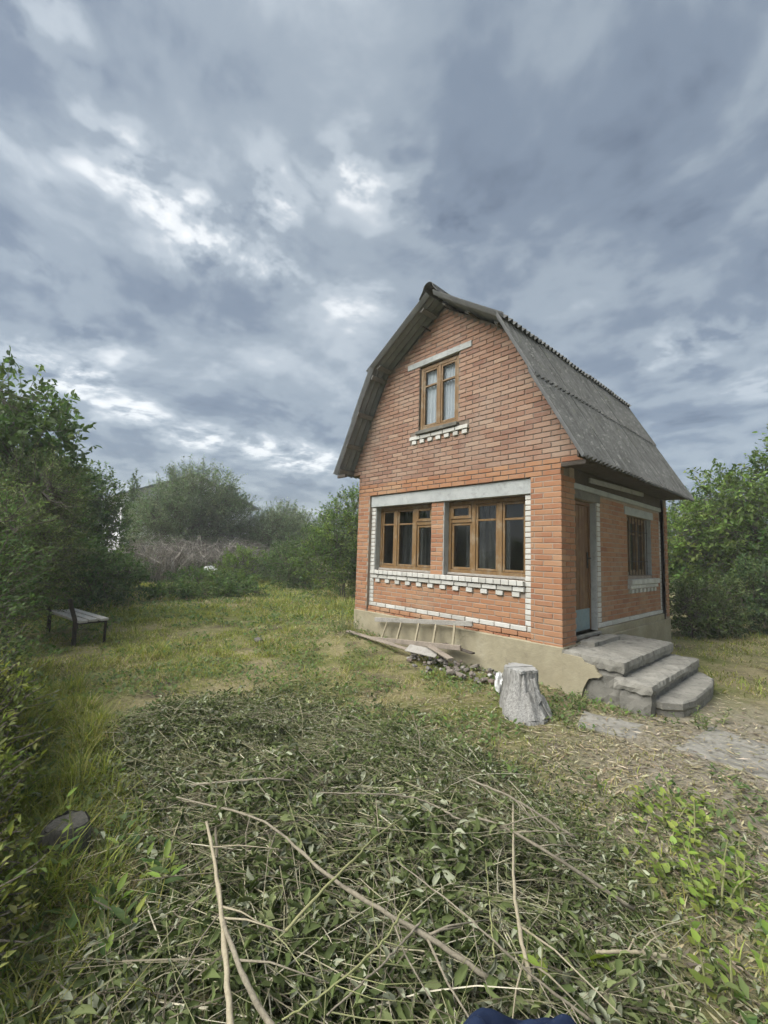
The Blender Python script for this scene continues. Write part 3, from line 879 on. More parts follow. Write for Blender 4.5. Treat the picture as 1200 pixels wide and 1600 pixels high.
def build_roof():
    roof = empty('roof'); roof.parent = house
    R = random.Random(3)
    Y0, Y1 = -.41, D + .03
    pitch = .1414; amp = .029

    def sheet(p0, p1, ya, yb, off, waves=9, seed=0):
        """corrugated sheet from (x,z) p0 (top) to p1 (bottom)"""
        rr = random.Random(seed)
        d = Vector((p1[0] - p0[0], 0, p1[1] - p0[1])); L = d.length; d.normalize()
        nrm = Vector((-d.z, 0, d.x))
        if nrm.z < 0: nrm = -nrm
        nu = waves * 6; nv = 4
        vs = []; fs = []
        jy = rr.uniform(-.004, .004); jv = rr.uniform(-.015, .015); sag = rr.uniform(-.006, .004); tl = rr.uniform(-.008, .008)
        for side in (0, 1):
            for i in range(nu + 1):
                t = i / nu
                w = amp * math.cos(2 * math.pi * waves * t)
                for j in range(nv + 1):
                    v = j / nv
                    q = Vector((p0[0], 0, p0[1])) + d * (v * L + jv + tl * (t - .5)) + nrm * (off + w + sag * math.sin(math.pi * v) - (.008 if side else 0))
                    vs.append((q.x, ya + (yb - ya) * t + jy, q.z))
        S = (nu + 1) * (nv + 1)
        I = lambda s, i, j: s * S + i * (nv + 1) + j
        for i in range(nu):
            for j in range(nv):
                fs.append((I(0, i, j), I(0, i + 1, j), I(0, i + 1, j + 1), I(0, i, j + 1)))
                fs.append((I(1, i, j + 1), I(1, i + 1, j + 1), I(1, i + 1, j), I(1, i, j)))
            fs.append((I(0, i, nv), I(0, i + 1, nv), I(1, i + 1, nv), I(1, i, nv))); fs.append((I(1, i, 0), I(1, i + 1, 0), I(0, i + 1, 0), I(0, i, 0)))
        for j in range(nv):
            fs.append((I(0, 0, j), I(0, 0, j + 1), I(1, 0, j + 1), I(1, 0, j))); fs.append((I(1, nu, j), I(1, nu, j + 1), I(0, nu, j + 1), I(0, nu, j)))
        me = mesh_py('roof_sheet', vs, fs, True)
        bm = bmesh.new(); bm.from_mesh(me); bmesh.ops.recalc_face_normals(bm, faces=bm.faces)
        for e in bm.edges:
            if len(e.link_faces) == 2 and e.calc_face_angle(0) > 1.0: e.smooth = False
        bm.to_mesh(me); bm.free()
        me.materials.append(M['slate']); me.materials.append(M['slate_under'])
        lo = set(range(S, 2 * S))
        for p in me.polygons:
            if all(q in lo for q in p.vertices): p.material_index = 1
        link_mesh('roof_sheet', me, None, roof)

    def lerp(a, b, t): return (a[0] + (b[0] - a[0]) * t, a[1] + (b[1] - a[1]) * t)
    n = 5; wd = (Y1 - Y0) / (n + .125)
    for k in range(n):
        ya, yb = Y0 + k * wd, Y0 + (k + 1) * wd + wd / 8
        o = .009 if k % 2 else 0
        sheet(lerp(K_R, E_R, -.02), lerp(K_R, E_R, .47), ya, yb, .034 + o, seed=k)
        sheet(lerp(K_R, E_R, .42), lerp(K_R, E_R, 1.0), ya, yb, .010 + o, seed=10 + k)
        sheet(lerp(K_L, E_L, -.02), lerp(K_L, E_L, .47), ya, yb, .034 + o, seed=20 + k)
        sheet(lerp(K_L, E_L, .42), lerp(K_L, E_L, 1.0), ya, yb, .010 + o, seed=30 + k)
        sheet(lerp(RDG, K_R, .02), lerp(RDG, K_R, 1.07), ya, yb + (.06 if k == n - 1 else 0), .052 + o, seed=40 + k)
        sheet(lerp(RDG, K_L, .02), lerp(RDG, K_L, 1.07), ya, yb, .052 + o, seed=50 + k)
    # ridge capping in lengths, each lapping the next
    for k in range(5):
        ya, yb = Y0 - .03 + k * wd, Y0 + (k + 1) * wd + .04
        vs = []; fs = []; m_ = 10
        for y, rs in ((ya, 1.08 - .02 * (k % 2)), (yb, 1.0)):
            for th in (0, .008):
                for i in range(m_ + 1):
                    a = math.radians(-32 + 244 * i / m_)
                    # two flaps and a round crown
                    r = .105 * rs - th
                    if i == 0: p = (.20 - th, -.085)
                    elif i == m_: p = (-.20 + th, -.085)
                    else:
                        a = math.pi * (i - 1) / (m_ - 2); p = (r * math.cos(a), .03 + r * math.sin(a) * .95)
                    vs.append((RDG[0] + p[0], y, RDG[1] + .05 + p[1]))
        I = lambda e, s, i: (e * 2 + s) * (m_ + 1) + i
        for i in range(m_):
            fs.append((I(0, 0, i), I(0, 0, i + 1), I(1, 0, i + 1), I(1, 0, i))); fs.append((I(0, 1, i), I(1, 1, i), I(1, 1, i + 1), I(0, 1, i + 1)))
            fs.append((I(0, 0, i), I(0, 1, i), I(0, 1, i + 1), I(0, 0, i + 1))); fs.append((I(1, 0, i), I(1, 0, i + 1), I(1, 1, i + 1), I(1, 1, i)))
        o = link_mesh('ridge_cap', mesh_py('ridge_cap', vs, fs, False), M['slate'], roof)
        bm = bmesh.new(); bm.from_mesh(o.data); bmesh.ops.recalc_face_normals(bm, faces=bm.faces); bm.to_mesh(o.data); bm.free()
    # purlins under the sheets
    def purlin(p0, p1, ts, tail):
        d = Vector((p1[0] - p0[0], 0, p1[1] - p0[1])).normalized(); nrm = Vector((-d.z, 0, d.x)); nrm = nrm if nrm.z > 0 else -nrm
        for t in ts:
            q = lerp(p0, p1, t); c = Vector((q[0], 0, q[1])) - nrm * .038
            b = MB(); b.bar((c.x, Y0 + tail + R.uniform(0, .05), c.z), (c.x, Y1 - .05, c.z), .09, .03, .004, up=nrm)
            b.build('purlin', M['slate_wood'], roof)
    purlin(K_R, E_R, (.05, .38, .68, .94), .24); purlin(K_L, E_L, (.06, .40, .70, .95), .03)
    purlin(RDG, K_R, (.12, .5, .9), .22); purlin(RDG, K_L, (.16, .93), .05)
    # rafters on the gable line and inside
    for y in (.32, 1.5, 2.7, 3.9):
        b = MB()
        for p, q in ((E_R, K_R), (K_R, RDG), (RDG, K_L), (K_L, E_L)):
            d = Vector((q[0] - p[0], 0, q[1] - p[1])).normalized(); nr = Vector((-d.z, 0, d.x)); nr = nr if nr.z > 0 else -nr
            a = Vector((p[0], y, p[1])) - nr * .14; e = Vector((q[0], y, q[1])) - nr * .14
            if p is E_R: a += d * .3
            if q is E_L: e -= d * .3
            b.bar(a, e, .05, .12, .003, up=nr)
        b.build('rafter', M['dark_wood'], roof)
    # boxed eave on the door side
    for k in range(3):
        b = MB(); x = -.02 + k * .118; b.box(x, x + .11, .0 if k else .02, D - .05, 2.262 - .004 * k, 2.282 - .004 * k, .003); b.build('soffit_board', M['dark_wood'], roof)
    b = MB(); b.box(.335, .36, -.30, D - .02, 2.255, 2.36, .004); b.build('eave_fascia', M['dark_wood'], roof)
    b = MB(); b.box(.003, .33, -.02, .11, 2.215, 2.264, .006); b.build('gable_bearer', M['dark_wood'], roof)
    b = MB(); b.bar((.05, .78, 2.14), (.06, 3.05, 2.19), .03, .07, .004); b.build('hung_board', M['grey_paint'], roof)
    # left eave end board
    b = MB(); b.box(-4.50, -4.24, -.36, -.315, 2.50, 2.56, .004); b.build('eave_end_board', M['dark_wood'], roof)


build_roof()


# ------------------------------------------------------------------ steps, stump, bench, ladder and small things
def rough_block(x0, x1, y0, y1, z0, z1, seg=.09, amp=.012, seed=0, edge=.02, tilt=0.0):
    """weathered cast concrete block: subdivided, worn edges"""
    R = random.Random(seed)
    bm = bmesh.new()
    nx, ny, nz = max(1, int((x1 - x0) / seg)), max(1, int((y1 - y0) / seg)), max(1, int((z1 - z0) / seg))
    grid = {}
    def vert(i, j, k):
        key = (i, j, k)
        if key not in grid:
            p = Vector((x0 + (x1 - x0) * i / nx, y0 + (y1 - y0) * j / ny, z0 + (z1 - z0) * k / nz))
            c = Vector(((x0 + x1) / 2, (y0 + y1) / 2, (z0 + z1) / 2))
            ex = (i in (0, nx)) + (j in (0, ny)) + (k in (0, nz))
            f = R.uniform(-1, 1) * amp * .5
            for a in range(3):
                on = (i in (0, nx), j in (0, ny), k in (0, nz))[a]
                if on:
                    s = 1 if p[a] > c[a] else -1
                    p[a] += s * (f - (edge * R.uniform(.3, 1.0) if ex > 1 else 0))
            p.z += tilt * (p.x - c.x)
            grid[key] = bm.verts.new(p)
        return grid[key]
    def quad(a, b, c, d): bm.faces.new((vert(*a), vert(*b), vert(*c), vert(*d)))
    for i in range(nx):
        for j in range(ny):
            quad((i, j, nz), (i + 1, j, nz), (i + 1, j + 1, nz), (i, j + 1, nz)); quad((i, j + 1, 0), (i + 1, j + 1, 0), (i + 1, j, 0), (i, j, 0))
        for k in range(nz):
            quad((i, 0, k), (i + 1, 0, k), (i + 1, 0, k + 1), (i, 0, k + 1)); quad((i, ny, k + 1), (i + 1, ny, k + 1), (i + 1, ny, k), (i, ny, k))
    for j in range(ny):
        for k in range(nz):
            quad((nx, j, k), (nx, j + 1, k), (nx, j + 1, k + 1), (nx, j, k + 1)); quad((0, j, k + 1), (0, j + 1, k + 1), (0, j + 1, k), (0, j, k))
    me = bpy.data.meshes.new('block'); bm.to_mesh(me); bm.free()
    for p in me.polygons: p.use_smooth = False
    return me


def build_steps():
    st = empty('concrete_steps', (.03, .9, 0)); tag(st, 'weathered grey concrete entrance steps below the brown door', 'steps')
    def part(nm, me, mat):
        o = link_mesh(nm, me, M[mat], st); o.location = (-.03, -.9, 0); return o
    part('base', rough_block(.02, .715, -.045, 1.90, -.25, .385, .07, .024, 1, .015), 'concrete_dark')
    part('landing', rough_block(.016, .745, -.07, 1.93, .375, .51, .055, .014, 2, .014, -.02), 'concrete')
    part('riser', rough_block(.705, 1.025, -.145, 1.90, -.25, .235, .07, .02, 3, .015), 'concrete_dark')  # stained, and darker than the treads: riser shade put into the colour
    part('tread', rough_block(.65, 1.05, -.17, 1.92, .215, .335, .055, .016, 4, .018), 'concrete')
    
    # lowest tread with a rounded outer end
    outline = [(.95, -.02), (1.10, -.03), (1.24, .12), (1.31, .40), (1.31, 1.2), (1.24, 1.62), (1.10, 1.86), (.95, 1.95)]
    bm = bmesh.new(); R = random.Random(8)
    pts = []
    for (a, b), (c, d) in zip(outline, outline[1:] + outline[:1]):
        m_ = max(1, int(math.hypot(c - a, d - b) / .09))
        for i in range(m_): pts.append((a + (c - a) * i / m_ + R.uniform(-.008, .008), b + (d - b) * i / m_ + R.uniform(-.008, .008)))
    cx, cy = 1.12, .95
    rings = [(.94, .165, 0), (1.0, .148, 0), (1.0, .085, 0), (.965, .06, 0), (.95, -.1, 0), (.95, -.25, 0)]
    rv = [[bm.verts.new((cx + (x - cx) * s, cy + (y - cy) * s, z + R.uniform(-.004, .004))) for x, y in pts] for s, z, _ in rings]
    for a, b in zip(rv[:-1], rv[1:]):
        for i in range(len(pts)): bm.faces.new((a[i], b[i], b[(i + 1) % len(pts)], a[(i + 1) % len(pts)]))
    bm.faces.new(rv[0]); bm.faces.new(rv[-1][::-1])
    bmesh.ops.recalc_face_normals(bm, faces=bm.faces)
    me = bpy.data.meshes.new('tread'); bm.to_mesh(me); bm.free(); part('tread', me, 'concrete')
    # chunk of fallen render leaning on the base and small threshold step
    part('door_step', rough_block(.02, .22, .45, 1.38, .50, .575, .07, .010, 9, .012), 'concrete')
    # shell of old render on the side face, broken away in an arc
    R = random.Random(4); arc = [(.47 - .20 * math.sin(a) + R.uniform(-.012, .012), .03 + .25 * math.cos(a) + R.uniform(-.01, .01)) for a in [math.pi * k / 11 for k in range(12)]]
    m_ = MB(); m_.prism_y([(.03, -.2), (.03, .475), (.27, .468), (.31, .42), (.42, .40), (.46, .33), (.50, .30)] + arc + [(.44, -.3)], -.086, -.05)
    o = m_.build('render_shell', M['plaster'], st); o.location = (-.03, -.9, 0)


build_steps()


def build_stump():
    st = empty('tree_stump', (-.08, -.88, 0)); tag(st, 'tall bleached grey tree stump with split top near the house corner', 'tree stump')
    R = random.Random(21); n = 84
    prof = [R.uniform(-.02, .02) for _ in range(n)]
    def rad(a, z):
        r = .168 + .012 * math.sin(5 * a + 1) + .008 * math.sin(11 * a) + .007 * math.sin(23 * a + 2) + .006 * math.sin(39 * a + 1.3 * math.sin(9 * z))
        k = max(0, 1 - z / .42)
        # roots flare towards the front right
        r += k * k * (.05 + .33 * max(0, math.cos(a - math.radians(-48))) ** 3 + .12 * max(0, math.cos(a - math.radians(120))) ** 4)
        return r
    vs = []; fs = []; lv = [-.15, 0, .06, .12, .19, .27, .35, .385, .40]
    for z in lv:
        for i in range(n):
            a = 2 * math.pi * i / n
            r = rad(a, max(z, 0)) * (.97 if z > .39 else 1)
            crack = .06 * math.exp(-((a - 5.25) / .07) ** 2) * (1 if z > .18 else .3) + .05 * math.exp(-((a - 5.6) / .10) ** 2) * (1 if .02 < z < .2 else 0)
            r += prof[i] * .25 - crack + R.uniform(-.004, .004)
            vs.append((r * math.cos(a) + .03 * (.4 - z) * .4, r * math.sin(a) - .05 * (.4 - z), z + (R.uniform(-.008, .008) if z > .3 else 0)))
    for k in range(len(lv) - 1):
        for i in range(n):
            j = (i + 1) % n; fs.append((k * n + i, k * n + j, (k + 1) * n + j, (k + 1) * n + i))
    o = link_mesh('trunk', mesh_py('trunk', vs, fs, True), M['stump_bark'], st)
    # cut top: a worn disc, split by one crack
    for s in (0, 1):
        vv = []; m_ = 22
        for i in range(m_ + 1):
            a = math.radians(62) + math.pi * s + math.pi * i / m_
            r = rad(a, .4) * .985
            vv.append((r * math.cos(a), r * math.sin(a), .405 + R.uniform(-.006, .006)))
        off = Vector((math.cos(math.radians(152) + math.pi * s), math.sin(math.radians(152) + math.pi * s), 0)) * .008
        top = [Vector(v) + off for v in vv]; bot = [v - Vector((0, 0, .03)) for v in top]
        m2 = len(top); f2 = [tuple(range(m2)), tuple(range(2 * m2 - 1, m2 - 1, -1))] + [(i, m2 + i, m2 + (i + 1) % m2, (i + 1) % m2) for i in range(m2)]
        link_mesh('cut_face', mesh_py('cut_face', top + bot, f2), M['stump_top'], st)
    # loose bark slabs at the right flank
    for k, (a0, z0, z1, dr) in enumerate([(-.35, .12, .33, .03), (-.75, .02, .20, .05), (-.15, .0, .16, .06)]):
        vs = []; fs = []
        for j, z in enumerate((z0, (z0 + z1) / 2, z1)):
            for i in range(4):
                a = a0 + (i - 1.5) * .13; r = rad(a, z) + dr * (.5 if j == 1 else .35)
                vs += [(r * math.cos(a) + .02, r * math.sin(a) - .01, z + R.uniform(-.02, .02)), ((r - .03) * math.cos(a) + .02, (r - .03) * math.sin(a) - .01, z + R.uniform(-.02, .02))]
        for j in range(2):
            for i in range(3):
                b = (j * 4 + i) * 2; fs += [(b, b + 2, b + 10, b + 8), (b + 1, b + 9, b + 11, b + 3)]
        for i in range(3):
            b = i * 2; fs += [(b, b + 1, b + 3, b + 2)]; b += 16; fs += [(b, b + 2, b + 3, b + 1)]
        for j in range(2):
            b = j * 8; fs += [(b, b + 8, b + 9, b + 1)]; b += 6; fs += [(b, b + 1, b + 9, b + 8)]
        link_mesh('bark_slab', mesh_py('bark_slab', vs, fs), M['stump_bark'], st)
    # low old stump in the weeds
    st2 = empty('tree_stump', (-.40, -5.03, -.03)); tag(st2, 'low dark grey rotten stump among weeds at the left edge', 'tree stump')
    vs = []; fs = []; n = 26
    lv = [(-.1, .15), (0, .145), (.08, .118), (.16, .105), (.185, .095)]
    for z, r0 in lv:
        for i in range(n):
            a = 2 * math.pi * i / n; r = r0 * (1 + .10 * math.sin(3 * a) + .05 * math.sin(9 * a)) + R.uniform(-.006, .006)
            vs.append((r * math.cos(a), r * math.sin(a), z + R.uniform(-.012, .012)))
    for k in range(len(lv) - 1):
        for i in range(n): fs.append((k * n + i, k * n + (i + 1) % n, (k + 1) * n + (i + 1) % n, (k + 1) * n + i))
    link_mesh('trunk', mesh_py('trunk', vs, fs, True), M['rotten'], st2)
    b = len(lv) - 1
    vv = [(x * .97, y * .97, .18 + R.uniform(-.008, .008)) for x, y, z in vs[b * n:]]
    bot = [(x, y, z - .03) for x, y, z in vv]
    link_mesh('cut_face', mesh_py('cut_face', vv + bot, [tuple(range(n)), tuple(range(2 * n - 1, n - 1, -1))] + [(i, n + i, n + (i + 1) % n, (i + 1) % n) for i in range(n)]), M['rotten'], st2)


build_stump()


def build_bench():
    be = empty('garden_bench', (-6.13, -4.07, 0)); tag(be, 'low bench with grey plank seat and dark steel legs under the left shrubs', 'bench')
    d = Vector((-1.0, -.16, 0)).normalized(); s = Vector((-d.y, d.x, 0))      # length, and towards the front
    if s.y < 0: s = -s
    def P(l, w, z): v = d * l + s * w; return (v.x, v.y, z)
    for k in range(3):
        b = MB(); w = -.17 + k * .155
        b.bar(P(-.06 + .03 * (k % 2), w, .375 + .004 * k), P(1.62, w, .37), .125, .042, .006); b.build('seat_plank', M['seat_wood'], be)
    for l in (.06, 1.45):
        b = MB(); b.bar(P(l, .20, -.1), P(l, .20, .355), .035, .035, .003, up=d); b.build('leg', M['dark_metal'], be)
        top = .74 if l < .5 else .62
        b = MB(); b.bar(P(l, -.24, -.1), P(l, -.25, .38), .055, .05, .004, up=d); b.bar(P(l, -.25, .375), P(l, -.36, top), .055, .05, .004, up=d); b.build('back_post', M['dark_metal'], be)
        b = MB(); b.bar(P(l, -.22, .337), P(l, .22, .337), .035, .035, .003); b.build('seat_bearer', M['dark_metal'], be)


build_bench()


def build_ladder():
    la = empty('wooden_ladder', (-2.6, -.2, .1)); tag(la, 'old wooden ladder lying on edge against the foundation under the windows', 'ladder')
    org = Vector((-2.6, -.2, .1))
    def top(x): return Vector((x, -.115, .43 + .103 * (x + 3.45))) - org
    def bot(x): return Vector((x, -.20, .115 + .096 * (x + 3.226))) - org
    b = MB(); b.bar(top(-3.47), top(-1.30), .035, .075, .004); b.build('rail', M['grey_wood'], la)
    b = MB(); b.bar(bot(-3.72), bot(-1.45), .035, .075, .004); b.build('rail', M['board_wood'], la)
    for xt, xb in ((-3.13, -3.22), (-2.78, -2.84), (-2.37, -2.41), (-2.00, -2.03), (-1.63, -1.64)):
        b = MB(); b.bar(bot(xb) + Vector((.04, 0, .02)), top(xt) - Vector((0, 0, .02)), .035, .03, .004); b.build('rung', M['pale_wood'], la)


build_ladder()


def board(label, a, b, w, h, mat, cat='board', grp=None, up=(0, 0, 1), name='board'):
    a, b = Vector(a), Vector(b); c = (a + b) / 2; m_ = MB()
    m_.bar(a - c, b - c, w, h, .004, up=up)
    o = m_.build(name, M[mat]); o.location = c
    return tag(o, label, cat, grp)


def build_debris():
    g = 'boards dumped along the foundation'
    board('long thin grey board lying in front of the ladder at the wall left end', (-3.95, -.36, .17), (-2.35, -.40, .13), .10, .022, 'board_wood', grp=g)
    board('short pale board lying flat below the ladder middle rungs', (-2.30, -.45, .17), (-1.75, -.36, .16), .17, .02, 'grey_wood', grp=g, up=(.1, -.5, 1))
    board('reddish brown board lying across the rubble under the last ladder rung', (-2.0, -.30, .24), (-1.42, -.46, .17), .10, .025, 'board_wood', grp=g)
    board('dark board end sticking out of the rubble beside the ladder end', (-1.85, -.10, .27), (-1.25, -.16, .24), .08, .022, 'dark_wood', grp=g)
    R = random.Random(31)
    # rubble heap
    vv, ff = [], []
    for k in range(110):
        t = R.random(); x = -2.35 + t * 1.75; y = -.30 + R.gauss(0, .16) - .10 * t
        if y > -.07: y = -.07 - R.random() * .1
        hgt = .14 * math.exp(-((y + .25) / .25) ** 2) * (1 - .5 * t)
        c = Vector((x, y, R.uniform(0, hgt) + .01)); s = R.choice([.03, .04, .05, .06, .08])
        vs, fs = cbox(0, 0, 0, s * R.uniform(.8, 1.8), s * R.uniform(.7, 1.4), s * R.uniform(.3, .9), s * .18)
        q = Euler((R.uniform(-.6, .6), R.uniform(-.6, .6), R.uniform(0, 3.1))).to_matrix(); b0 = len(vv)
        vv += [tuple(c + q @ Vector((v[0] + R.uniform(-.1, .1) * s, v[1] + R.uniform(-.1, .1) * s, v[2]))) for v in vs]; ff += [tuple(b0 + i for i in f) for f in fs]
    o = link_mesh('rubble', mesh_py('rubble', vv, ff), M['rubble'])
    tag(o, 'heap of broken stones and mortar along the house foundation', 'rubble', kind='stuff')
    # plastic scrap beside the stump
    def crumple(name, label, cat, loc, sx, sy, sz, mat, seed, n=14, m_=10):
        R = random.Random(seed); vs = []; fs = []
        for j in range(m_ + 1):
            th = math.pi * j / m_
            for i in range(n):
                a = 2 * math.pi * i / n; r = 1 + R.uniform(-.28, .22)
                vs.append((sx * r * math.sin(th) * math.cos(a), sy * r * math.sin(th) * math.sin(a), sz * (1 + r * math.cos(th) * .98)))
        for j in range(m_):
            for i in range(n): fs.append((j * n + i, j * n + (i + 1) % n, (j + 1) * n + (i + 1) % n, (j + 1) * n + i))
        o = link_mesh(name, mesh_py(name, vs, fs), M[mat]); o.location = loc
        return tag(o, label, cat)
    crumple('plastic_bag', 'crumpled white plastic scrap standing beside the tall grey stump', 'plastic bag', (-.40, -.82, .02), .05, .05, .12, 'plastic', 3)
    crumple('plastic_bag', 'white crumpled sack lying in front of the dry bramble thicket', 'plastic bag', (-17.6, 2.15, .45), .26, .30, .17, 'plastic', 5)
    # concrete slabs trodden into the path
    for (x0, x1, y0, y1, rz, lab, sd) in [(.52, 1.12, -.95, -.45, .25, 'flat concrete slab on the ground in front of the steps', 41), (1.42, 2.1, -.85, .05, -.15, 'sunken concrete slab right of the steps at the picture edge', 42),
                                         (2.0, 2.8, .2, 1.1, .1, 'cracked path slab beyond the steps on the right', 43)]:
        me = rough_block(-(x1 - x0) / 2, (x1 - x0) / 2, -(y1 - y0) / 2, (y1 - y0) / 2, -.06, .028, .08, .010, sd, .02)
        o = link_mesh('concrete_slab', me, M['concrete']); o.location = ((x0 + x1) / 2, (y0 + y1) / 2, float(gz((x0 + x1) / 2, (y0 + y1) / 2)) - .012); o.rotation_euler = (.01, .02, rz)
        tag(o, lab, 'slab', 'path slabs')
    # stone in the lawn
    def stone(label, loc, s, seed, grp):
        R = random.Random(seed); bm = bmesh.new(); bmesh.ops.create_icosphere(bm, subdivisions=2, radius=1)
        for v in bm.verts: v.co = Vector((v.co.x * s[0], v.co.y * s[1], v.co.z * s[2])) * R.uniform(.85, 1.12)
        me = bpy.data.meshes.new('stone'); bm.to_mesh(me); bm.free(); o = link_mesh('stone', me, M['rubble']); o.location = loc; tag(o, label, 'stone', grp)
    stone('dark flat stone lying alone in the middle of the lawn', (-4.63, -1.83, .05), (.10, .07, .05), 3, 'loose stones')
    stone('pale lump of mortar in front of the rubble near the stump', (-1.30, -.62, .04), (.07, .05, .045), 4, 'loose stones')
    stone('small whitish stone between the rubble and the tall stump', (-.72, -.50, .03), (.05, .04, .03), 6, 'loose stones')
    # dark blue jacket at the very bottom
    n = 40; vs = []; fs = []
    for j in range(n):
        for i in range(n):
            u = i / (n - 1) * 2 - 1; v = j / (n - 1) * 2 - 1
            rr = max(abs(u), abs(v)); r2 = math.hypot(u, v) / max(1e-6, rr) if rr else 1
            x, y = u / r2, v / r2; q = math.hypot(x, y)
            h = (1 - q ** 3)
            hump = .62 + .38 * math.exp(-((x + .48) / .26) ** 2) + .33 * math.exp(-((x - .38) / .42) ** 2)
            fold = .05 * math.sin(9 * x + 4 * y + 2 * math.sin(5 * y)) + .035 * math.sin(17 * y - 6 * x)
            vs.append((x * .30, y * .17, max(-.02, h * hump * .30 + fold * h * .5)))
    for j in range(n - 1):
        for i in range(n - 1): fs.append((j * n + i, j * n + i + 1, (j + 1) * n + i + 1, (j + 1) * n + i))
    o = link_mesh('jacket', mesh_py('jacket', vs, fs, True), M['navy']); o.location = (1.90, -4.315, .13); o.rotation_euler = (0, 0, math.radians(47))
    tag(o, 'dark blue cloth jacket bundled on the brush at the bottom edge', 'jacket')


build_debris()


# ------------------------------------------------------------------ vegetation
def unit(a): return a / np.maximum(np.linalg.norm(a, axis=-1, keepdims=True), 1e-9)


def leaf_arrays(P, Dr, Nn, L, Wd, shape='diamond', curl=.15):
    """leaf faces at P pointing along Dr, flat side facing Nn"""
    Dr = unit(Dr); S = unit(np.cross(Dr, Nn)); Nn = np.cross(S, Dr)
    L = L[:, None]; Wd = Wd[:, None]; N = len(P)
    if shape == 'diamond':
        V = np.stack([P, P + Dr * L * .45 + S * Wd * .5 + Nn * L * curl, P + Dr * L, P + Dr * L * .45 - S * Wd * .5 + Nn * L * curl], 1)
        f = np.array([[0, 1, 2], [0, 2, 3]])
    elif shape == 'blade':
        V = np.stack([P - S * Wd * .5, P + S * Wd * .5, P + Dr * L * .55 + S * Wd * .4 + Nn * L * curl * .3, P + Dr * L * .55 - S * Wd * .4 + Nn * L * curl * .3, P + Dr * L * .95 + Nn * L * curl * 1.2], 1)
        f = np.array([[0, 1, 2], [0, 2, 3], [3, 2, 4]])
    else:
        V = np.stack([P, P + Dr * L * .30 + S * Wd * .46 + Nn * L * curl * .5, P + Dr * L * .30 - S * Wd * .46 + Nn * L * curl * .5,
                      P + Dr * L * .68 + S * Wd * .36 + Nn * L * curl * .5, P + Dr * L * .68 - S * Wd * .36 + Nn * L * curl * .5, P + Dr * L - Nn * L * curl * .6, P + Dr * L * .45 - Nn * L * .02], 1)
        f = np.array([[0, 1, 6], [0, 6, 2], [1, 3, 6], [2, 6, 4], [3, 5, 6], [6, 5, 4]])
    k = V.shape[1]
    T = (f[None] + (np.arange(N) * k)[:, None, None]).reshape(-1, 3)
    return V.reshape(-1, 3), T, k


def leaf_mesh(name, P, Dr, Nn, L, Wd, tint, shape='diamond', curl=.15):
    V, T, k = leaf_arrays(P, Dr, Nn, L, Wd, shape, curl)
    return mesh_np(name, V, T, np.repeat(tint, k, 0))


def pick(pal, n, r, jit=.18):
    pal = np.array(pal); i = r.integers(0, len(pal), n)
    return np.clip(pal[i] * (1 + r.normal(0, jit, (n, 1))) * (1 + r.normal(0, .05, (n, 3))), .004, .9)


G_DARK = [(0.082, 0.137, 0.046), (0.105, 0.162, 0.058), (0.072, 0.121, 0.044), (0.131, 0.186, 0.069)]
G_MID = [(0.091, 0.148, 0.043), (0.113, 0.172, 0.053), (0.075, 0.125, 0.041), (0.134, 0.190, 0.063)]
G_OLIVE = [(0.121, 0.162, 0.057), (0.141, 0.187, 0.069), (0.099, 0.139, 0.050), (0.172, 0.211, 0.089)]
G_GREY = [(0.150, 0.206, 0.101), (0.187, 0.240, 0.126), (0.130, 0.175, 0.084), (0.223, 0.271, 0.158)]
G_LIGHT = [(0.130, 0.200, 0.045), (0.160, 0.236, 0.055), (0.110, 0.173, 0.040), (0.190, 0.263, 0.070)]


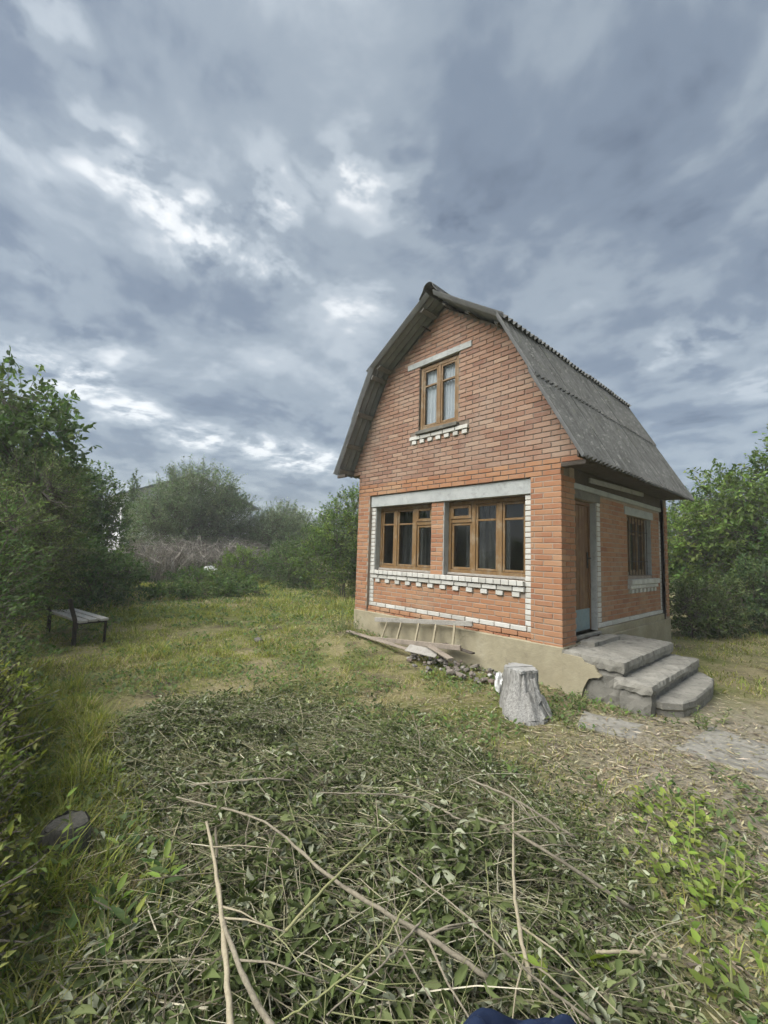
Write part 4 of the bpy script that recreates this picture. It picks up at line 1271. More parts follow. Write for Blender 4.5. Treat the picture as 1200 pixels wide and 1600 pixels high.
def tree(name, label, cat, base, lobes, shoots, leaf, pal, seed, trunk_r=.09, slen=.5, per=14, up=.35, out=.8, droop=0., group=None, stems=1, shape='diamond', wr=.5, bare=0.0, shell=.55):
    """tree or shrub: tapered trunk and limbs, twigs grown outwards from limbs, a leaf on every node.
    lobes: ellipsoids (x,y,z,rx,ry,rz) relative to the base"""
    r = np.random.default_rng(seed); R = random.Random(seed)
    bx, by = base[:2]; bz = float(gz(bx, by)) if len(base) < 3 else base[2]
    root = empty(name, (bx, by, bz)); tag(root, label, cat, group)
    lob = np.array(lobes, float); vol = lob[:, 3] * lob[:, 4] * lob[:, 5]
    wts = vol ** .75; wts /= wts.sum()
    # uneven crown: shoots start through the volume, mostly towards the outside
    k = r.choice(len(lob), shoots, p=wts); dirs = unit(r.normal(size=(shoots, 3)))
    rad = r.random(shoots) ** (1 / 3.) ; rad = rad * (1 - shell) + shell * (1 - np.abs(r.normal(0, .16, shoots)))
    bump = 1 + .22 * np.sin(dirs[:, 0] * 5 + seed) * np.sin(dirs[:, 1] * 6 + 2 * seed) + .18 * np.sin(dirs[:, 2] * 7 + dirs[:, 0] * 4 + seed * 3)
    C = lob[k, :3] + dirs * lob[k, 3:] * (rad * bump)[:, None]
    ok = C[:, 2] > .05; C = C[ok]; dirs = dirs[ok]; k = k[ok]; n = len(C)
    # gaps: drop clusters where a coarse noise is low
    gap = hnoise(C[:, 0] * 1.0 + C[:, 2] * .6, C[:, 1] + C[:, 2] * .8, 1.3, seed) 
    ok = gap > .22; C = C[ok]; dirs = dirs[ok]; n = len(C)
    sd_ = unit(dirs * out + r.normal(0, .45, (n, 3)) + np.array([0, 0, up]))
    sl = slen * r.uniform(.55, 1.3, n)
    # trunk and limbs
    mb = MB()
    cen = (lob[:, :3] * wts[:, None]).sum(0); H = (lob[:, 2] + lob[:, 5]).max()
    spine = []
    for s in range(stems):
        ax, ay = (0, 0) if stems == 1 else (R.uniform(-.25, .25) * lob[:, 3].max(), R.uniform(-.25, .25) * lob[:, 4].max())
        top = Vector((cen[0] + ax * 2 + R.uniform(-.1, .1), cen[1] + ay * 2, H * R.uniform(.74, .9)))
        pts = smooth_path([(ax, ay, -.15), (ax * 1.2 + R.uniform(-.1, .1), ay + R.uniform(-.1, .1), H * .28), ((ax + top.x) / 2 + R.uniform(-.15, .15), (ay + top.y) / 2 + R.uniform(-.15, .15), H * .55), top], 9)
        tr = trunk_r / math.sqrt(stems)
        mb.tube(pts, [tr * (1.25 if i == 0 else 1 - .85 * i / 9) for i in range(10)], 7)
        spine += [(p, tr * (1 - .85 * i / 9)) for i, p in enumerate(pts) if i >= 2]
    limbs = []
    for (lx, ly, lz, rx, ry, rz) in lobes:
        for _ in range(4 if len(lobes) < 4 else 2):
            e = Vector((lx + R.uniform(-.6, .6) * rx, ly + R.uniform(-.6, .6) * ry, lz + R.uniform(-.3, .7) * rz))
            st, sr = min(spine, key=lambda q: (q[0] - e).length + abs(q[0].z - e.z * .6) * .6)
            mid = (st + e) / 2 + Vector((0, 0, .12 * (e - st).length))
            pts = smooth_path([st, mid, e], 5, .02, R); r0 = min(sr * .6, trunk_r * .45)
            mb.tube(pts, [max(.006, r0 * (1 - .8 * i / 5)) for i in range(6)], 5, False)
            limbs += [np.array(p) for p in pts[1:]]
    LM = np.array([np.array(p[0]) for p in spine] + limbs)
    # a twig for every shoot, twigs of one in three run back to the limb
    tv, tf = [], []
    for i in range(n):
        a = C[i]; b = a + sd_[i] * sl[i] * .9; 
        if i % 3 == 0:
            j = np.argmin(((LM - a) ** 2).sum(1)); s0 = LM[j]; pts = [s0, (s0 + a) / 2 + np.array([0, 0, -.03]), a, b]; rr = [.011, .009, .006, .003]
        else: pts = [a, b]; rr = [.005, .002]
        vs, fs = tube(pts, [q * (1 + trunk_r * 2) for q in rr], 3, False); b0 = len(tv); tv += [tuple(v) for v in vs]; tf += [tuple(b0 + q for q in f) for f in fs]
    mb.add(tv, tf)
    link_mesh('trunk', mesh_py('trunk', mb.v, mb.f, False), M['bark'], root)
    # leaves along shoots
    if bare < 1:
        nl = max(1, int(per * (1 - bare)))
        t = r.random((n, nl)) ** .8
        P = C[:, None] + sd_[:, None] * (sl[:, None] * t)[..., None] + r.normal(0, .10 * slen, (n, nl, 3)) * (.35 + .65 * (1 - t))[..., None]
        P[..., 2] -= droop * sl[:, None] * t ** 2
        P = P.reshape(-1, 3); N = len(P)
        Dr = unit(np.repeat(sd_, nl, 0) * .6 + r.normal(0, .7, (N, 3)) + np.array([0, 0, -.15 - droop]))
        Nn = unit(r.normal(0, .55, (N, 3)) + np.array([0, 0, .9]))
        L = leaf * r.uniform(.6, 1.25, N)
        # every clump has its own tone, as its leaves are of one age
        tone = np.repeat(pick(pal, n, r, .16), nl, 0) * (1 + r.normal(0, .12, (N, 1)))
        link_mesh('crown', leaf_mesh('crown', P, Dr, Nn, L, L * wr, np.clip(tone, .004, .9), shape), M['leaf'], root)
    return root


def ell(*a): return a


def build_trees():
    # left side, near: tall broad-leaved tree behind a small-leaved shrub
    tree('broadleaf_tree', 'tall broad leaved tree with large dark leaves at the left edge', 'tree', (-9.8, -5.6), [(0, .2, 3.3, 1.5, 1.2, 1.3), (.5, .2, 4.3, .9, .8, .9), (-.6, -.4, 2.2, 1.5, 1.2, 1.3)], 900, .16, G_DARK[1:] + G_MID[:2], 1, .12, .55, 12, .3, .8, shape='ovate', wr=.5)
    tree('leafy_shrub', 'big fine leaved olive shrub hanging over the bench', 'shrub', (-7.7, -5.35), [(0, .25, 1.6, 1.3, .85, 1.1), (-.2, .3, 2.4, 1.1, .8, .8), (1.2, -.1, 1.3, .9, .65, 1.0)], 2300, .055, G_OLIVE, 2, .07, .45, 18, .3, .8, stems=3, wr=.42)
    tree('leafy_shrub', 'dark overgrown shrub at the far left edge of the lawn', 'shrub', (-3.9, -5.85), [(0, .1, .9, 1.1, .55, .8), (-.8, .1, 1.3, .9, .55, .9), (.9, -.1, .55, .8, .5, .55)], 1300, .055, G_DARK, 3, .05, .4, 16, .3, .75, stems=3, wr=.45)
    tree('leafy_shrub', 'small leaved green shrub low at the left edge behind the stump', 'shrub', (-2.2, -5.75), [(0, .1, .45, .7, .45, .5), (.6, .1, .35, .6, .4, .4)], 700, .05, G_OLIVE, 4, .03, .3, 14, .35, .75, stems=3, wr=.42)
    YG = [(.15, .175, .045), (.19, .21, .055), (.12, .15, .04), (.22, .24, .07)]
    tree('leafy_shrub', 'yellow green low shrub at the left edge level with the low stump', 'shrub', (-1.15, -5.72), [(0, .15, .4, .55, .3, .42), (.5, .1, .32, .45, .28, .36)], 560, .045, YG, 31, .02, .24, 13, .4, .7, stems=3, wr=.42)
    tree('leafy_shrub', 'yellow green low shrub in the bottom left corner', 'shrub', (-.15, -5.62), [(0, .06, .3, .45, .22, .32), (.45, .04, .24, .4, .2, .26)], 480, .04, YG, 32, .02, .2, 13, .4, .7, stems=3, wr=.42)
    # left, middle distance
    tree('fruit_tree', 'dense green tree right of the bench shrubs on the left', 'tree', (-13.6, -4.7), [(0, 0, 2.0, 1.6, 1.3, 1.4), (.3, .5, 2.7, 1.3, 1.0, 1.2), (-.4, -.9, 2.9, 1.4, 1.2, 1.3), (.4, .6, 1.0, 1.4, 1.1, 1.0)], 1500, .10, G_MID, 5, .12, .55, 14, .4, .8)
    tree('fruit_tree', 'dark green tree with ragged top behind the bench', 'tree', (-15.6, -3.3), [(0, 0, 2.0, 1.5, 1.35, 1.5), (0, -.5, 3.2, 1.3, 1.0, 1.2), (.2, .5, 3.1, .7, .7, 1.0), (.4, -1.2, 3.6, .8, .8, .9)], 1600, .11, G_DARK + G_MID, 6, .11, .55, 14, .5, .8)
    tree('elder_shrub', 'dark leafy shrub low behind the bench seat', 'shrub', (-11.2, -3.9), [(0, 0, .8, 1.3, 1.1, .8), (-1.0, 1.0, .7, 1.1, .9, .7)], 800, .11, G_DARK, 7, .04, .4, 13, .25, .7, stems=3, shape='ovate', wr=.5)
    tree('cypress', 'thin dark conifer tip sticking up left of the white house', 'tree', (-26.9, .75), [(0, 0, 2.8, .42, .42, 2.5), (0, 0, 4.9, .2, .2, 1.1)], 420, .12, G_DARK, 8, .07, .3, 14, .9, .4)
    # centre
    tree('round_tree', 'large round grey green tree in front of the white house', 'tree', (-22.6, 2.9), [(0, 0, 3.1, 2.0, 2.5, 1.7), (0, .2, 4.5, 1.7, 1.9, 1.4), (0, -1.6, 2.7, 1.7, 1.4, 1.5), (0, 1.9, 2.9, 1.7, 1.6, 1.6)], 3800, .13, G_GREY, 9, .16, .85, 15, .55, .9, wr=.36)
    tree('willow_shrub', 'fuzzy grey green tree between the round tree and the brick house', 'tree', (-21.4, 7.3), [(0, 0, 2.2, 1.5, 1.5, 1.5), (0, .6, 3.1, 1.1, 1.2, 1.1)], 1300, .13, G_GREY, 10, .10, .8, 14, .6, .9, wr=.36)
    tree('willow_shrub', 'dark green tree low behind the gap beside the brick house', 'tree', (-24.5, 10.6), [(0, 0, 2.2, 1.8, 1.9, 1.7), (0, -1.2, 1.6, 1.2, 1.2, 1.2)], 1100, .14, G_OLIVE, 11, .10, .7, 13, .5, .9)
    tree('hazel_shrub', 'light green shrub close to the left wall of the brick house', 'shrub', (-10.2, 4.2), [(0, 0, 2.0, 1.25, .95, 1.3), (.1, .4, 3.1, .95, .8, .85), (-.3, -.5, 1.2, 1.1, .9, 1.0), (.5, .6, 1.3, .9, .8, 1.1)], 1900, .085, G_LIGHT + G_MID[:2], 12, .05, .5, 16, .35, .8, stems=4)
    tree('hazel_shrub', 'mid green shrub left of the light green one by the house', 'shrub', (-13.3, 5.0), [(0, 0, 1.3, 1.2, 1.1, 1.2), (-.5, -.8, 1.0, 1.1, 1.0, .9)], 1000, .095, G_MID, 13, .04, .5, 14, .35, .8, stems=3)
    # low things in front of the thicket
    tree('garden_bush', 'small bright green bush in front of the dry thicket', 'shrub', (-17.0, 3.35), [(0, 0, .8, .75, .8, .8)], 500, .085, G_LIGHT, 14, .03, .35, 14, .4, .7, stems=3)
    tree('garden_bush', 'broad dark bush right of the bright green bush', 'shrub', (-17.0, 5.3), [(0, 0, .65, .9, 1.1, .75), (.5, 1.0, .5, .8, .8, .6)], 600, .10, G_MID, 15, .03, .4, 13, .3, .7, stems=3)
    tree('garden_bush', 'low leafy clump at the foot of the dry thicket left of the sack', 'shrub', (-13.6, .2), [(0, 0, .3, 1.0, 1.0, .38), (.2, 1.1, .25, .9, .9, .32)], 520, .10, G_MID + G_LIGHT[:1], 16, .02, .32, 13, .35, .6, stems=3)
    tree('garden_bush', 'sprawling herb patch between the bench and the thicket', 'shrub', (-11.6, -.2), [(0, 0, .16, .8, .9, .22), (.3, 1.0, .16, .7, .8, .2), (-.2, -1.0, .15, .7, .7, .2)], 520, .10, G_MID, 17, .015, .28, 12, .35, .5, stems=3)
    # right of the house
    tree('walnut_tree', 'tall light green tree with knobbly top behind the steps at right', 'tree', (.9, 10.6), [(0, 0, 2.6, 1.5, 1.3, 1.3), (-.9, 0, 3.4, .7, .8, .9), (.5, 0, 3.9, .6, .6, .75), (.55, -.2, 4.7, .28, .3, .5), (.15, 0, 4.3, .25, .3, .5), (-1.2, .3, 2.2, 1.1, 1.0, 1.2)], 1300, .13, G_MID[:2] + G_LIGHT + G_LIGHT, 18, .11, .55, 13, .4, .8, shape='ovate', wr=.5)
    tree('walnut_tree', 'broad leafy tree at the right edge of the picture', 'tree', (2.9, 10.0), [(0, 0, 2.3, 1.5, 1.3, 1.4), (.3, 0, 3.3, 1.0, .9, .8), (-.3, 0, 4.2, .4, .4, .6), (-.7, -.2, 1.4, 1.2, 1.0, 1.0)], 1300, .13, G_MID + G_LIGHT[:2], 19, .11, .55, 13, .4, .8, shape='ovate', wr=.5)
    tree('walnut_tree', 'dark tree filling the gap behind the far house corner', 'tree', (-.9, 12.6), [(0, 0, 2.4, 1.6, 1.4, 1.5), (.6, 0, 1.3, 1.5, 1.2, 1.1)], 1100, .13, G_DARK, 20, .11, .55, 13, .4, .8, shape='ovate', wr=.5)
    tree('weedy_shrub', 'grey green shrub at the foot of the far house corner', 'shrub', (.05, 6.3), [(0, 0, .5, .5, .55, .55), (.3, .5, .6, .5, .5, .6)], 600, .075, G_OLIVE, 21, .03, .32, 14, .35, .7, stems=3)
    tree('weedy_shrub', 'dark undergrowth shrub below the right hand trees', 'shrub', (1.6, 8.6), [(0, 0, .7, 1.0, .7, .7), (1.1, 0, .7, 1.0, .7, .7), (-.6, -.3, .8, .7, .6, .8)], 1100, .10, G_DARK, 22, .04, .4, 13, .35, .7, stems=4)
    tree('weedy_shrub', 'light green shrub low at the right edge below the trees', 'shrub', (2.6, 7.2), [(0, 0, .35, .8, .6, .4)], 400, .08, G_MID, 23, .02, .3, 12, .35, .7, stems=3)


build_trees()


def build_thicket():
    """dry brambles and reeds before the neighbour's house: nobody could count the stems"""
    r = np.random.default_rng(77); R = random.Random(77); v, f = [], []
    for k in range(1700):
        x = R.uniform(-20.5, -18.6); y = R.uniform(-1.6, 7.2); h = R.uniform(1.0, 2.4) * (1 - .25 * abs(y - 2.5) / 5)
        lean = (R.gauss(0, .28), R.gauss(0, .35)); z0 = float(gz(x, y))
        p = [(x, y, z0 - .05), (x + lean[0] * .4 * h, y + lean[1] * .4 * h, z0 + h * .55), (x + lean[0] * h, y + lean[1] * h, z0 + h * R.uniform(.8, 1)), (x + lean[0] * 1.8 * h, y + lean[1] * 1.9 * h, z0 + h * R.uniform(.65, .95))]
        vs, fs = tube(p, [.011, .010, .007, .004], 3, False); b = len(v); v += [tuple(q) for q in vs]; f += [tuple(b + q for q in g) for g in fs]
    m = Mat('dry_bramble_stem', .9, .1); m.color(m.ramp(m.rand(), [(0, (.13, .11, .095)), (.5, (.23, .205, .175)), (.85, (.33, .30, .26)), (1, (.48, .45, .38))])); M['bramble'] = m.m
    o = link_mesh('bramble_thicket', mesh_py('bramble_thicket', v, f), M['bramble']); tag(o, 'grey dry bramble and reed thicket behind the lawn', 'thicket', kind='stuff')
    # scattered green growth climbing through it
    N = 9000; P = np.stack([r.uniform(-20.6, -18.3, N), r.uniform(-2, 7.5, N), np.abs(r.normal(.35, .35, N))], 1)
    keep = hnoise(P[:, 1], P[:, 2], 1.6, 5) > .45; P = P[keep]; N = len(P); P[:, 2] += gz(P[:, 0], P[:, 1])
    L = r.uniform(.06, .15, N)
    o = link_mesh('undergrowth', leaf_mesh('undergrowth', P, r.normal(size=(N, 3)), unit(r.normal(0, .5, (N, 3)) + [0, 0, .8]), L, L * .5, pick(G_MID + G_OLIVE, N, r)), M['leaf'])
    tag(o, 'green growth climbing through the dry thicket', 'undergrowth', kind='stuff')
    # far hedge closing the horizon: reads as one mass
    N = 46000
    side = r.random(N); ang = r.uniform(math.radians(70), math.radians(205), N); rad = r.uniform(36, 46, N)
    P = np.stack([2 + rad * np.cos(ang), -5 + rad * np.sin(ang), np.zeros(N)], 1)
    top = 2.0 + 1.6 * hnoise(P[:, 0], P[:, 1], .18, 9) + .7 * hnoise(P[:, 0], P[:, 1], .8, 10)
    P[:, 2] = r.random(N) ** .7 * top
    L = r.uniform(.22, .45, N)
    o = link_mesh('far_wood', leaf_mesh('far_wood', P, r.normal(size=(N, 3)), unit(r.normal(0, .6, (N, 3)) + [0, 0, .7]), L, L * .6, pick(G_DARK + G_OLIVE, N, r)), M['leaf'])
    tag(o, 'far belt of trees along the horizon', 'wood', kind='stuff')


build_thicket()


def build_far_house():
    h = empty('neighbour_house', (-31.0, 4.6, 0)); tag(h, 'white neighbouring house with grey gable roof behind the round tree', 'house')
    b = MB(); b.box(-3, 3, -4.2, 4.2, -.3, 4.8)
    b.add([(3, -4.2, 4.8), (3, 4.2, 4.8), (3, 0, 6.55), (-3, -4.2, 4.8), (-3, 4.2, 4.8), (-3, 0, 6.55)], [(0, 1, 2), (5, 4, 3)])
    b.build('wall', M['far_white'], h)
    for s in (-1, 1):
        vs = [(-3.4, 0, 6.7), (3.4, 0, 6.7), (3.4, s * 4.75, 4.68), (-3.4, s * 4.75, 4.68)]
        vs += [(x, y, z - .12) for x, y, z in vs]
        m_ = MB(); m_.add(vs, [(0, 1, 2, 3), (7, 6, 5, 4), (0, 4, 5, 1), (1, 5, 6, 2), (2, 6, 7, 3), (3, 7, 4, 0)]); m_.build('roof_slope', M['far_roof'], h)
    for y, zo in ((-3.2, 0), (-1.2, 0), (1.2, 0), (3.2, 0), (-2.2, 2.6), (1.8, 2.6)):
        b = MB(); b.box(2.98, 3.03, y - .45, y + .45, zo + .9, zo + 2.1); w = b.build('window', M['far_dark'], h)
        b = MB()
        for a in (-.48, -.02, .44): b.box(3.0, 3.06, y + a, y + a + .05, zo + .86, zo + 2.14)
        for z in (.86, 2.09): b.box(3.004, 3.064, y - .48, y + .48, zo + z, zo + z + .05)
        b.build('window_frame', M['far_white'], w)


build_far_house()


# ------------------------------------------------------------------ grass, brush and weeds
PILE = np.array([(-1.9, -4.55), (-2.1, -4.0), (-1.5, -2.75), (-.45, -2.35), (.45, -2.3), (1.15, -2.45), (1.8, -3.05), (2.05, -3.7), (2.0, -4.6), (1.3, -5.2), (.55, -5.1), (.1, -4.75), (-.5, -4.6), (-1.0, -4.75)])


def inside(x, y, poly):
    c = np.zeros(len(x), bool); n = len(poly); j = n - 1
    for i in range(n):
        xi, yi = poly[i]; xj, yj = poly[j]
        cond = ((yi > y) != (yj > y)) & (x < (xj - xi) * (y - yi) / (yj - yi + 1e-12) + xi)
        c ^= cond; j = i
    return c


def edge_dist(x, y, poly):
    d = np.full(len(x), 1e9); n = len(poly)
    for i in range(n):
        a = poly[i]; b = poly[(i + 1) % n]; ab = b - a
        t = np.clip(((x - a[0]) * ab[0] + (y - a[1]) * ab[1]) / (ab @ ab), 0, 1)
        d = np.minimum(d, np.hypot(x - a[0] - t * ab[0], y - a[1] - t * ab[1]))
    return d


def blocked(x, y):
    """where house, steps, slabs and the like stand"""
    b = (x > -W - .05) & (x < .03) & (y > -.03) & (y < D + .05)
    b |= (x > 0) & (x < .98) & (y > -.08) & (y < 1.9)
    b |= (x > .9) & (x < 1.3) & (y > 0) & (y < 1.9)
    b |= np.hypot(x + .06, y + .9) < .24
    b |= (x > .5) & (x < 1.15) & (y > -.98) & (y < -.42)
    b |= (x > 1.45) & (x < 2.08) & (y > -.85) & (y < .05)
    b |= (x > 2.02) & (x < 2.78) & (y > .25) & (y < 1.05)
    return b


def build_grass():
    r = np.random.default_rng(5)
    out = []
    # (area, blades, height range, width)
    def field(x0, x1, y0, y1, n, h0, h1, w, seed, dense=1.0):
        x = r.uniform(x0, x1, n); y = r.uniform(y0, y1, n)
        patch = hnoise(x, y, .9, seed) * .6 + hnoise(x, y, 2.7, seed + 1) * .4
        dust = np.exp(-(((x - 1.9) / 1.5) ** 2 + ((y + .4) / 2.3) ** 2))
        keep = ~blocked(x, y) & (r.random(n) < np.clip(-.05 + patch * 1.75, 0, 1) * (1 - .50 * dust))
        ins = inside(x, y, PILE); keep &= ~(ins & (r.random(n) < .75))
        x, y, patch, dust = x[keep], y[keep], patch[keep], dust[keep]; n = len(x)
        dry = np.clip(hnoise(x, y, .75, 21) * 1.25 + hnoise(x, y, 2.4, 22) * .55 - .34 + .45 * dust, 0, 1)
        # trampled dry patch in the middle of the lawn
        dry = np.clip(dry + .75 * np.exp(-(((x + 1.7) / 1.1) ** 2 + ((y + 2.25) / .6) ** 2)), 0, 1)
        isdry = r.random(n) < dry * .8
        tuft = hnoise(x, y, 4.2, 71) * .6 + hnoise(x, y, 9, 72) * .4
        h = r.uniform(h0, h1, n) * (.35 + 2.6 * tuft ** 2.6) * (.6 + patch * .8) * np.where(isdry, .8, 1) * (1 - .5 * dust)
        P = np.stack([x, y, gz(x, y) - .01], 1)
        a = r.uniform(0, 2 * np.pi, n); lean = np.abs(r.normal(0, .45, n)) + np.where(isdry, .5, .12)
        Dr = np.stack([np.cos(a) * lean, np.sin(a) * lean, np.ones(n)], 1)
        Nn = np.stack([np.cos(a), np.sin(a), -.3 * np.ones(n)], 1)
        g = pick([(.215, .25, .054), (.28, .31, .072), (.335, .34, .095), (.165, .20, .048)], n, r, .18)
        d = pick([(.38, .33, .16), (.45, .40, .21), (.30, .26, .13), (.50, .45, .26)], n, r, .15)
        out.append((P, Dr, Nn, h, w * r.uniform(.6, 1.3, n) * np.ones(n), np.where(isdry[:, None], d, g)))
    field(-4.5, 3.2, -6.2, .2, 90000, .035, .10, .006, 31)
    field(-9.5, -3.5, -6.5, 2.5, 80000, .05, .13, .010, 31)
    field(-19, -9, -6.5, 9, 60000, .07, .20, .022, 31)
    field(-.2, 5.5, 1.5, 10, 30000, .05, .14, .012, 31)
    field(-10, -4.2, 0, 8, 16000, .10, .30, .018, 31)
    field(2.5, 6, -7, 3, 12000, .05, .12, .01, 31)
    field(-3.6, .9, -6.0, -4.55, 26000, .10, .24, .007, 61)
    P, Dr, Nn, h, w, t = (np.concatenate([o[i] for o in out]) for i in range(6))
    o = link_mesh('grass', leaf_mesh('grass', P, Dr, Nn, h, w, t, 'blade', .35), M['blade']); tag(o, 'short patchy green and straw grass over the yard', 'grass', kind='stuff')
    # broad leaved weeds mixed in the sward
    N = 44000
    x = np.concatenate([r.uniform(-5, 2.9, N // 2), r.uniform(-16, -5, N // 2)]); y = np.concatenate([r.uniform(-6, .0, N // 2), r.uniform(-6, 6, N // 2)])
    c = hnoise(x, y, 1.6, 41) * .7 + hnoise(x, y, 4.5, 42) * .45
    keep = ~blocked(x, y) & (c > .55); x, y, c = x[keep], y[keep], c[keep]; N = len(x)
    a = r.uniform(0, 2 * np.pi, N); el = r.uniform(.1, 1.0, N)
    P = np.stack([x, y, gz(x, y) + r.uniform(0, .05, N)], 1); Dr = np.stack([np.cos(a), np.sin(a), el], 1); Nn = np.stack([-np.cos(a) * el, -np.sin(a) * el, np.ones(N)], 1)
    L = r.uniform(.03, .075, N) * np.where(x < -5, 1.7, 1)
    o = link_mesh('low_weeds', leaf_mesh('low_weeds', P, Dr, Nn, L, L * .5, pick(G_MID + G_OLIVE + G_LIGHT[:1], N, r) * 1.15, 'diamond', .08), M['leaf']); tag(o, 'low broad leaved weeds scattered through the grass', 'weeds', kind='stuff')
    # straw litter and chips on the trodden part
    N = 24000
    x = r.normal(1.6, 1.5, N); y = r.normal(-1.6, 1.6, N); slab = blocked(x, y) & (y < -.1) & (x > .4) | blocked(x, y) & (x > 1.42); keep = (~blocked(x, y) | (slab & (r.random(N) < .35))) & (y < 4); x, y, slab = x[keep], y[keep], slab[keep]; N = len(x)
    a = r.uniform(0, 2 * np.pi, N); P = np.stack([x, y, gz(x, y) + .006 + r.random(N) * .012 + np.where(slab, .018, 0)], 1)
    Dr = np.stack([np.cos(a), np.sin(a), r.normal(0, .12, N)], 1); Nn = unit(np.stack([r.normal(0, .2, N), r.normal(0, .2, N), np.ones(N)], 1))
    L = r.uniform(.02, .10, N)
    o = link_mesh('straw_litter', leaf_mesh('straw_litter', P, Dr, Nn, L, L * .13 + .002, pick([(.38, .33, .20), (.28, .24, .15), (.46, .41, .28), (.20, .19, .09), (.17, .14, .10)], N, r), 'diamond', .02), M['dry_leaf'])
    tag(o, 'straw, chips and dead leaves strewn near the steps', 'litter', kind='stuff')


build_grass()


def pile_h(x, y):
    d = edge_dist(x, y, PILE) * np.where(inside(x, y, PILE), 1, -1)
    return np.clip(d / .9, 0, 1) * (.06 + .42 * hnoise(x, y, 1.9, 51) ** 1.5)


def build_brush():
    """cut shoots with wilting leaves, thrown in a heap"""
    r = np.random.default_rng(9); R = random.Random(9)
    V, T, K, TT = [], [], [], []
    tv, tf = [], []
    n = 5000; k = 0
    Ps, Ds, Ns, Ls, Cs = [], [], [], [], []
    cx = r.uniform(-2.3, 2.3, n * 4); cy = r.uniform(-5.4, -2.0, n * 4)
    ok = inside(cx, cy, PILE) | ((edge_dist(cx, cy, PILE) < .9) & (r.random(n * 4) < .22)); ok &= (hnoise(cx, cy, 2.3, 57) * .6 + hnoise(cx, cy, 5, 58) * .4 > .36) | (r.random(len(cx)) < .25); cx, cy = cx[ok][:n], cy[ok][:n]; n = len(cx)
    hh = pile_h(cx, cy); z = gz(cx, cy) + .015 + hh * r.random(n) ** .7
    az = r.normal(.55, .9, n) + np.where(r.random(n) < .5, np.pi, 0)
    for i in range(n):
        L = R.uniform(.22, .75); d = np.array([math.cos(az[i]), math.sin(az[i]), R.gauss(0, .26)]); d /= np.linalg.norm(d)
        side = np.array([-d[1], d[0], 0]); bend = R.uniform(-.25, .25)
        c = np.array([cx[i], cy[i], z[i]])
        pts = []
        for q in range(5):
            t = q / 4 - .5
            p = c + d * L * t + side * bend * L * (t * t - .1) + np.array([0, 0, -.35 * L * t * t * .6])
            p[2] = max(p[2], float(gz(p[0], p[1])) + .006); pts.append(p)
        rad = R.uniform(.0012, .003) * (.7 if cy[i] > -3.4 or cx[i] < -.4 else 1)
        vs, fs = tube(pts, [rad, rad, rad * .85, rad * .7, rad * .4], 3, False); b = len(tv); tv += [tuple(v) for v in vs]; tf += [tuple(b + q for q in g) for g in fs]
        nl = R.randint(12, 26); pts = np.array(pts)
        t = r.random(nl) * 3.999; a = t.astype(int); u = (t - a)[:, None]
        P = pts[a] * (1 - u) + pts[a + 1] * u
        sgn = np.where(np.arange(nl) % 2, 1, -1)[:, None]
        Dr = d * .55 + side * sgn * r.uniform(.4, 1.1, (nl, 1)) + r.normal(0, .45, (nl, 3)) + [0, 0, -.18]
        Ps.append(P + r.normal(0, .008, (nl, 3))); Ds.append(Dr); Ns.append(r.normal(0, .6, (nl, 3)) + [0, 0, .75])
        size = R.choice([.024, .032, .042, .054, .068]) * (.72 if cy[i] > -3.4 or cx[i] < -.4 else 1); Ls.append(size * r.uniform(.6, 1.3, nl))
        pal = [(.075, .102, .034), (.112, .142, .05), (.175, .205, .085), (.092, .12, .042), (.26, .28, .15), (.34, .33, .19)]
        wt = R.random() * .72 + .24 * float(hnoise(cx[i], cy[i], 1.1, 59)) + .06 * (cy[i] < -3.9); base = pal[0] if wt < .28 else pal[1] if wt < .5 else pal[3] if wt < .68 else pal[2] if wt < .85 else pal[4] if wt < .95 else pal[5]
        tn = np.array(base) * (1 + r.normal(0, .2, (nl, 1))); pale = r.random(nl) < .16; tn[pale] = np.array((.33, .35, .24)) * (1 + r.normal(0, .15, (pale.sum(), 1)))
        Cs.append(tn)
    P = np.concatenate(Ps); L = np.concatenate(Ls); P[:, 2] = np.maximum(P[:, 2], gz(P[:, 0], P[:, 1]) + .005)
    o = link_mesh('cut_brush', leaf_mesh('cut_brush', P, np.concatenate(Ds), np.concatenate(Ns), L, L * np.random.default_rng(3).uniform(.26, .52, len(L)), np.clip(np.concatenate(Cs), .01, .8), 'ovate', .30), M['dry_leaf'])
    tag(o, 'heap of cut shoots with wilting grey green leaves in the foreground', 'brush', kind='stuff')
    o = link_mesh('brush_stems', mesh_py('brush_stems', tv, tf), M['twig_mix']); tag(o, 'tangle of thin cut stems inside the foreground brush heap', 'brush', kind='stuff')
    # long thin bare twigs over the heap
    tv, tf = [], []
    for i in range(950):
        while True:
            x, y = R.uniform(-2.2, 2.2), R.uniform(-5.3, -2.1)
            if inside(np.array([x]), np.array([y]), PILE)[0] and (y < -3.3 and x > -.5 or R.random() < .3): break
        h = float(pile_h(np.array([x]), np.array([y]))[0]) * R.uniform(.75, 1.08) + float(gz(x, y)) + .02
        a = R.gauss(.6, .8); L = R.choice([.3, .4, .5, .7, .9, 1.2]); d = Vector((math.cos(a), math.sin(a), R.gauss(0, .08))); s = Vector((-d.y, d.x, 0)) * R.uniform(-.18, .18) * L
        c = Vector((x, y, h)); pts = smooth_path([c - d * L / 2 - Vector((0, 0, .05)), c - d * L * .15 + s, c + d * L * .2 + s, c + d * L / 2 - Vector((0, 0, .06))], 6, .004, R)
        rad = R.choice([.001, .0012, .0016, .002, .0028])
        vs, fs = tube(pts, [rad * (1 - .5 * q / 6) for q in range(7)], 4, False); b = len(tv); tv += [tuple(v) for v in vs]; tf += [tuple(b + q for q in g) for g in fs]
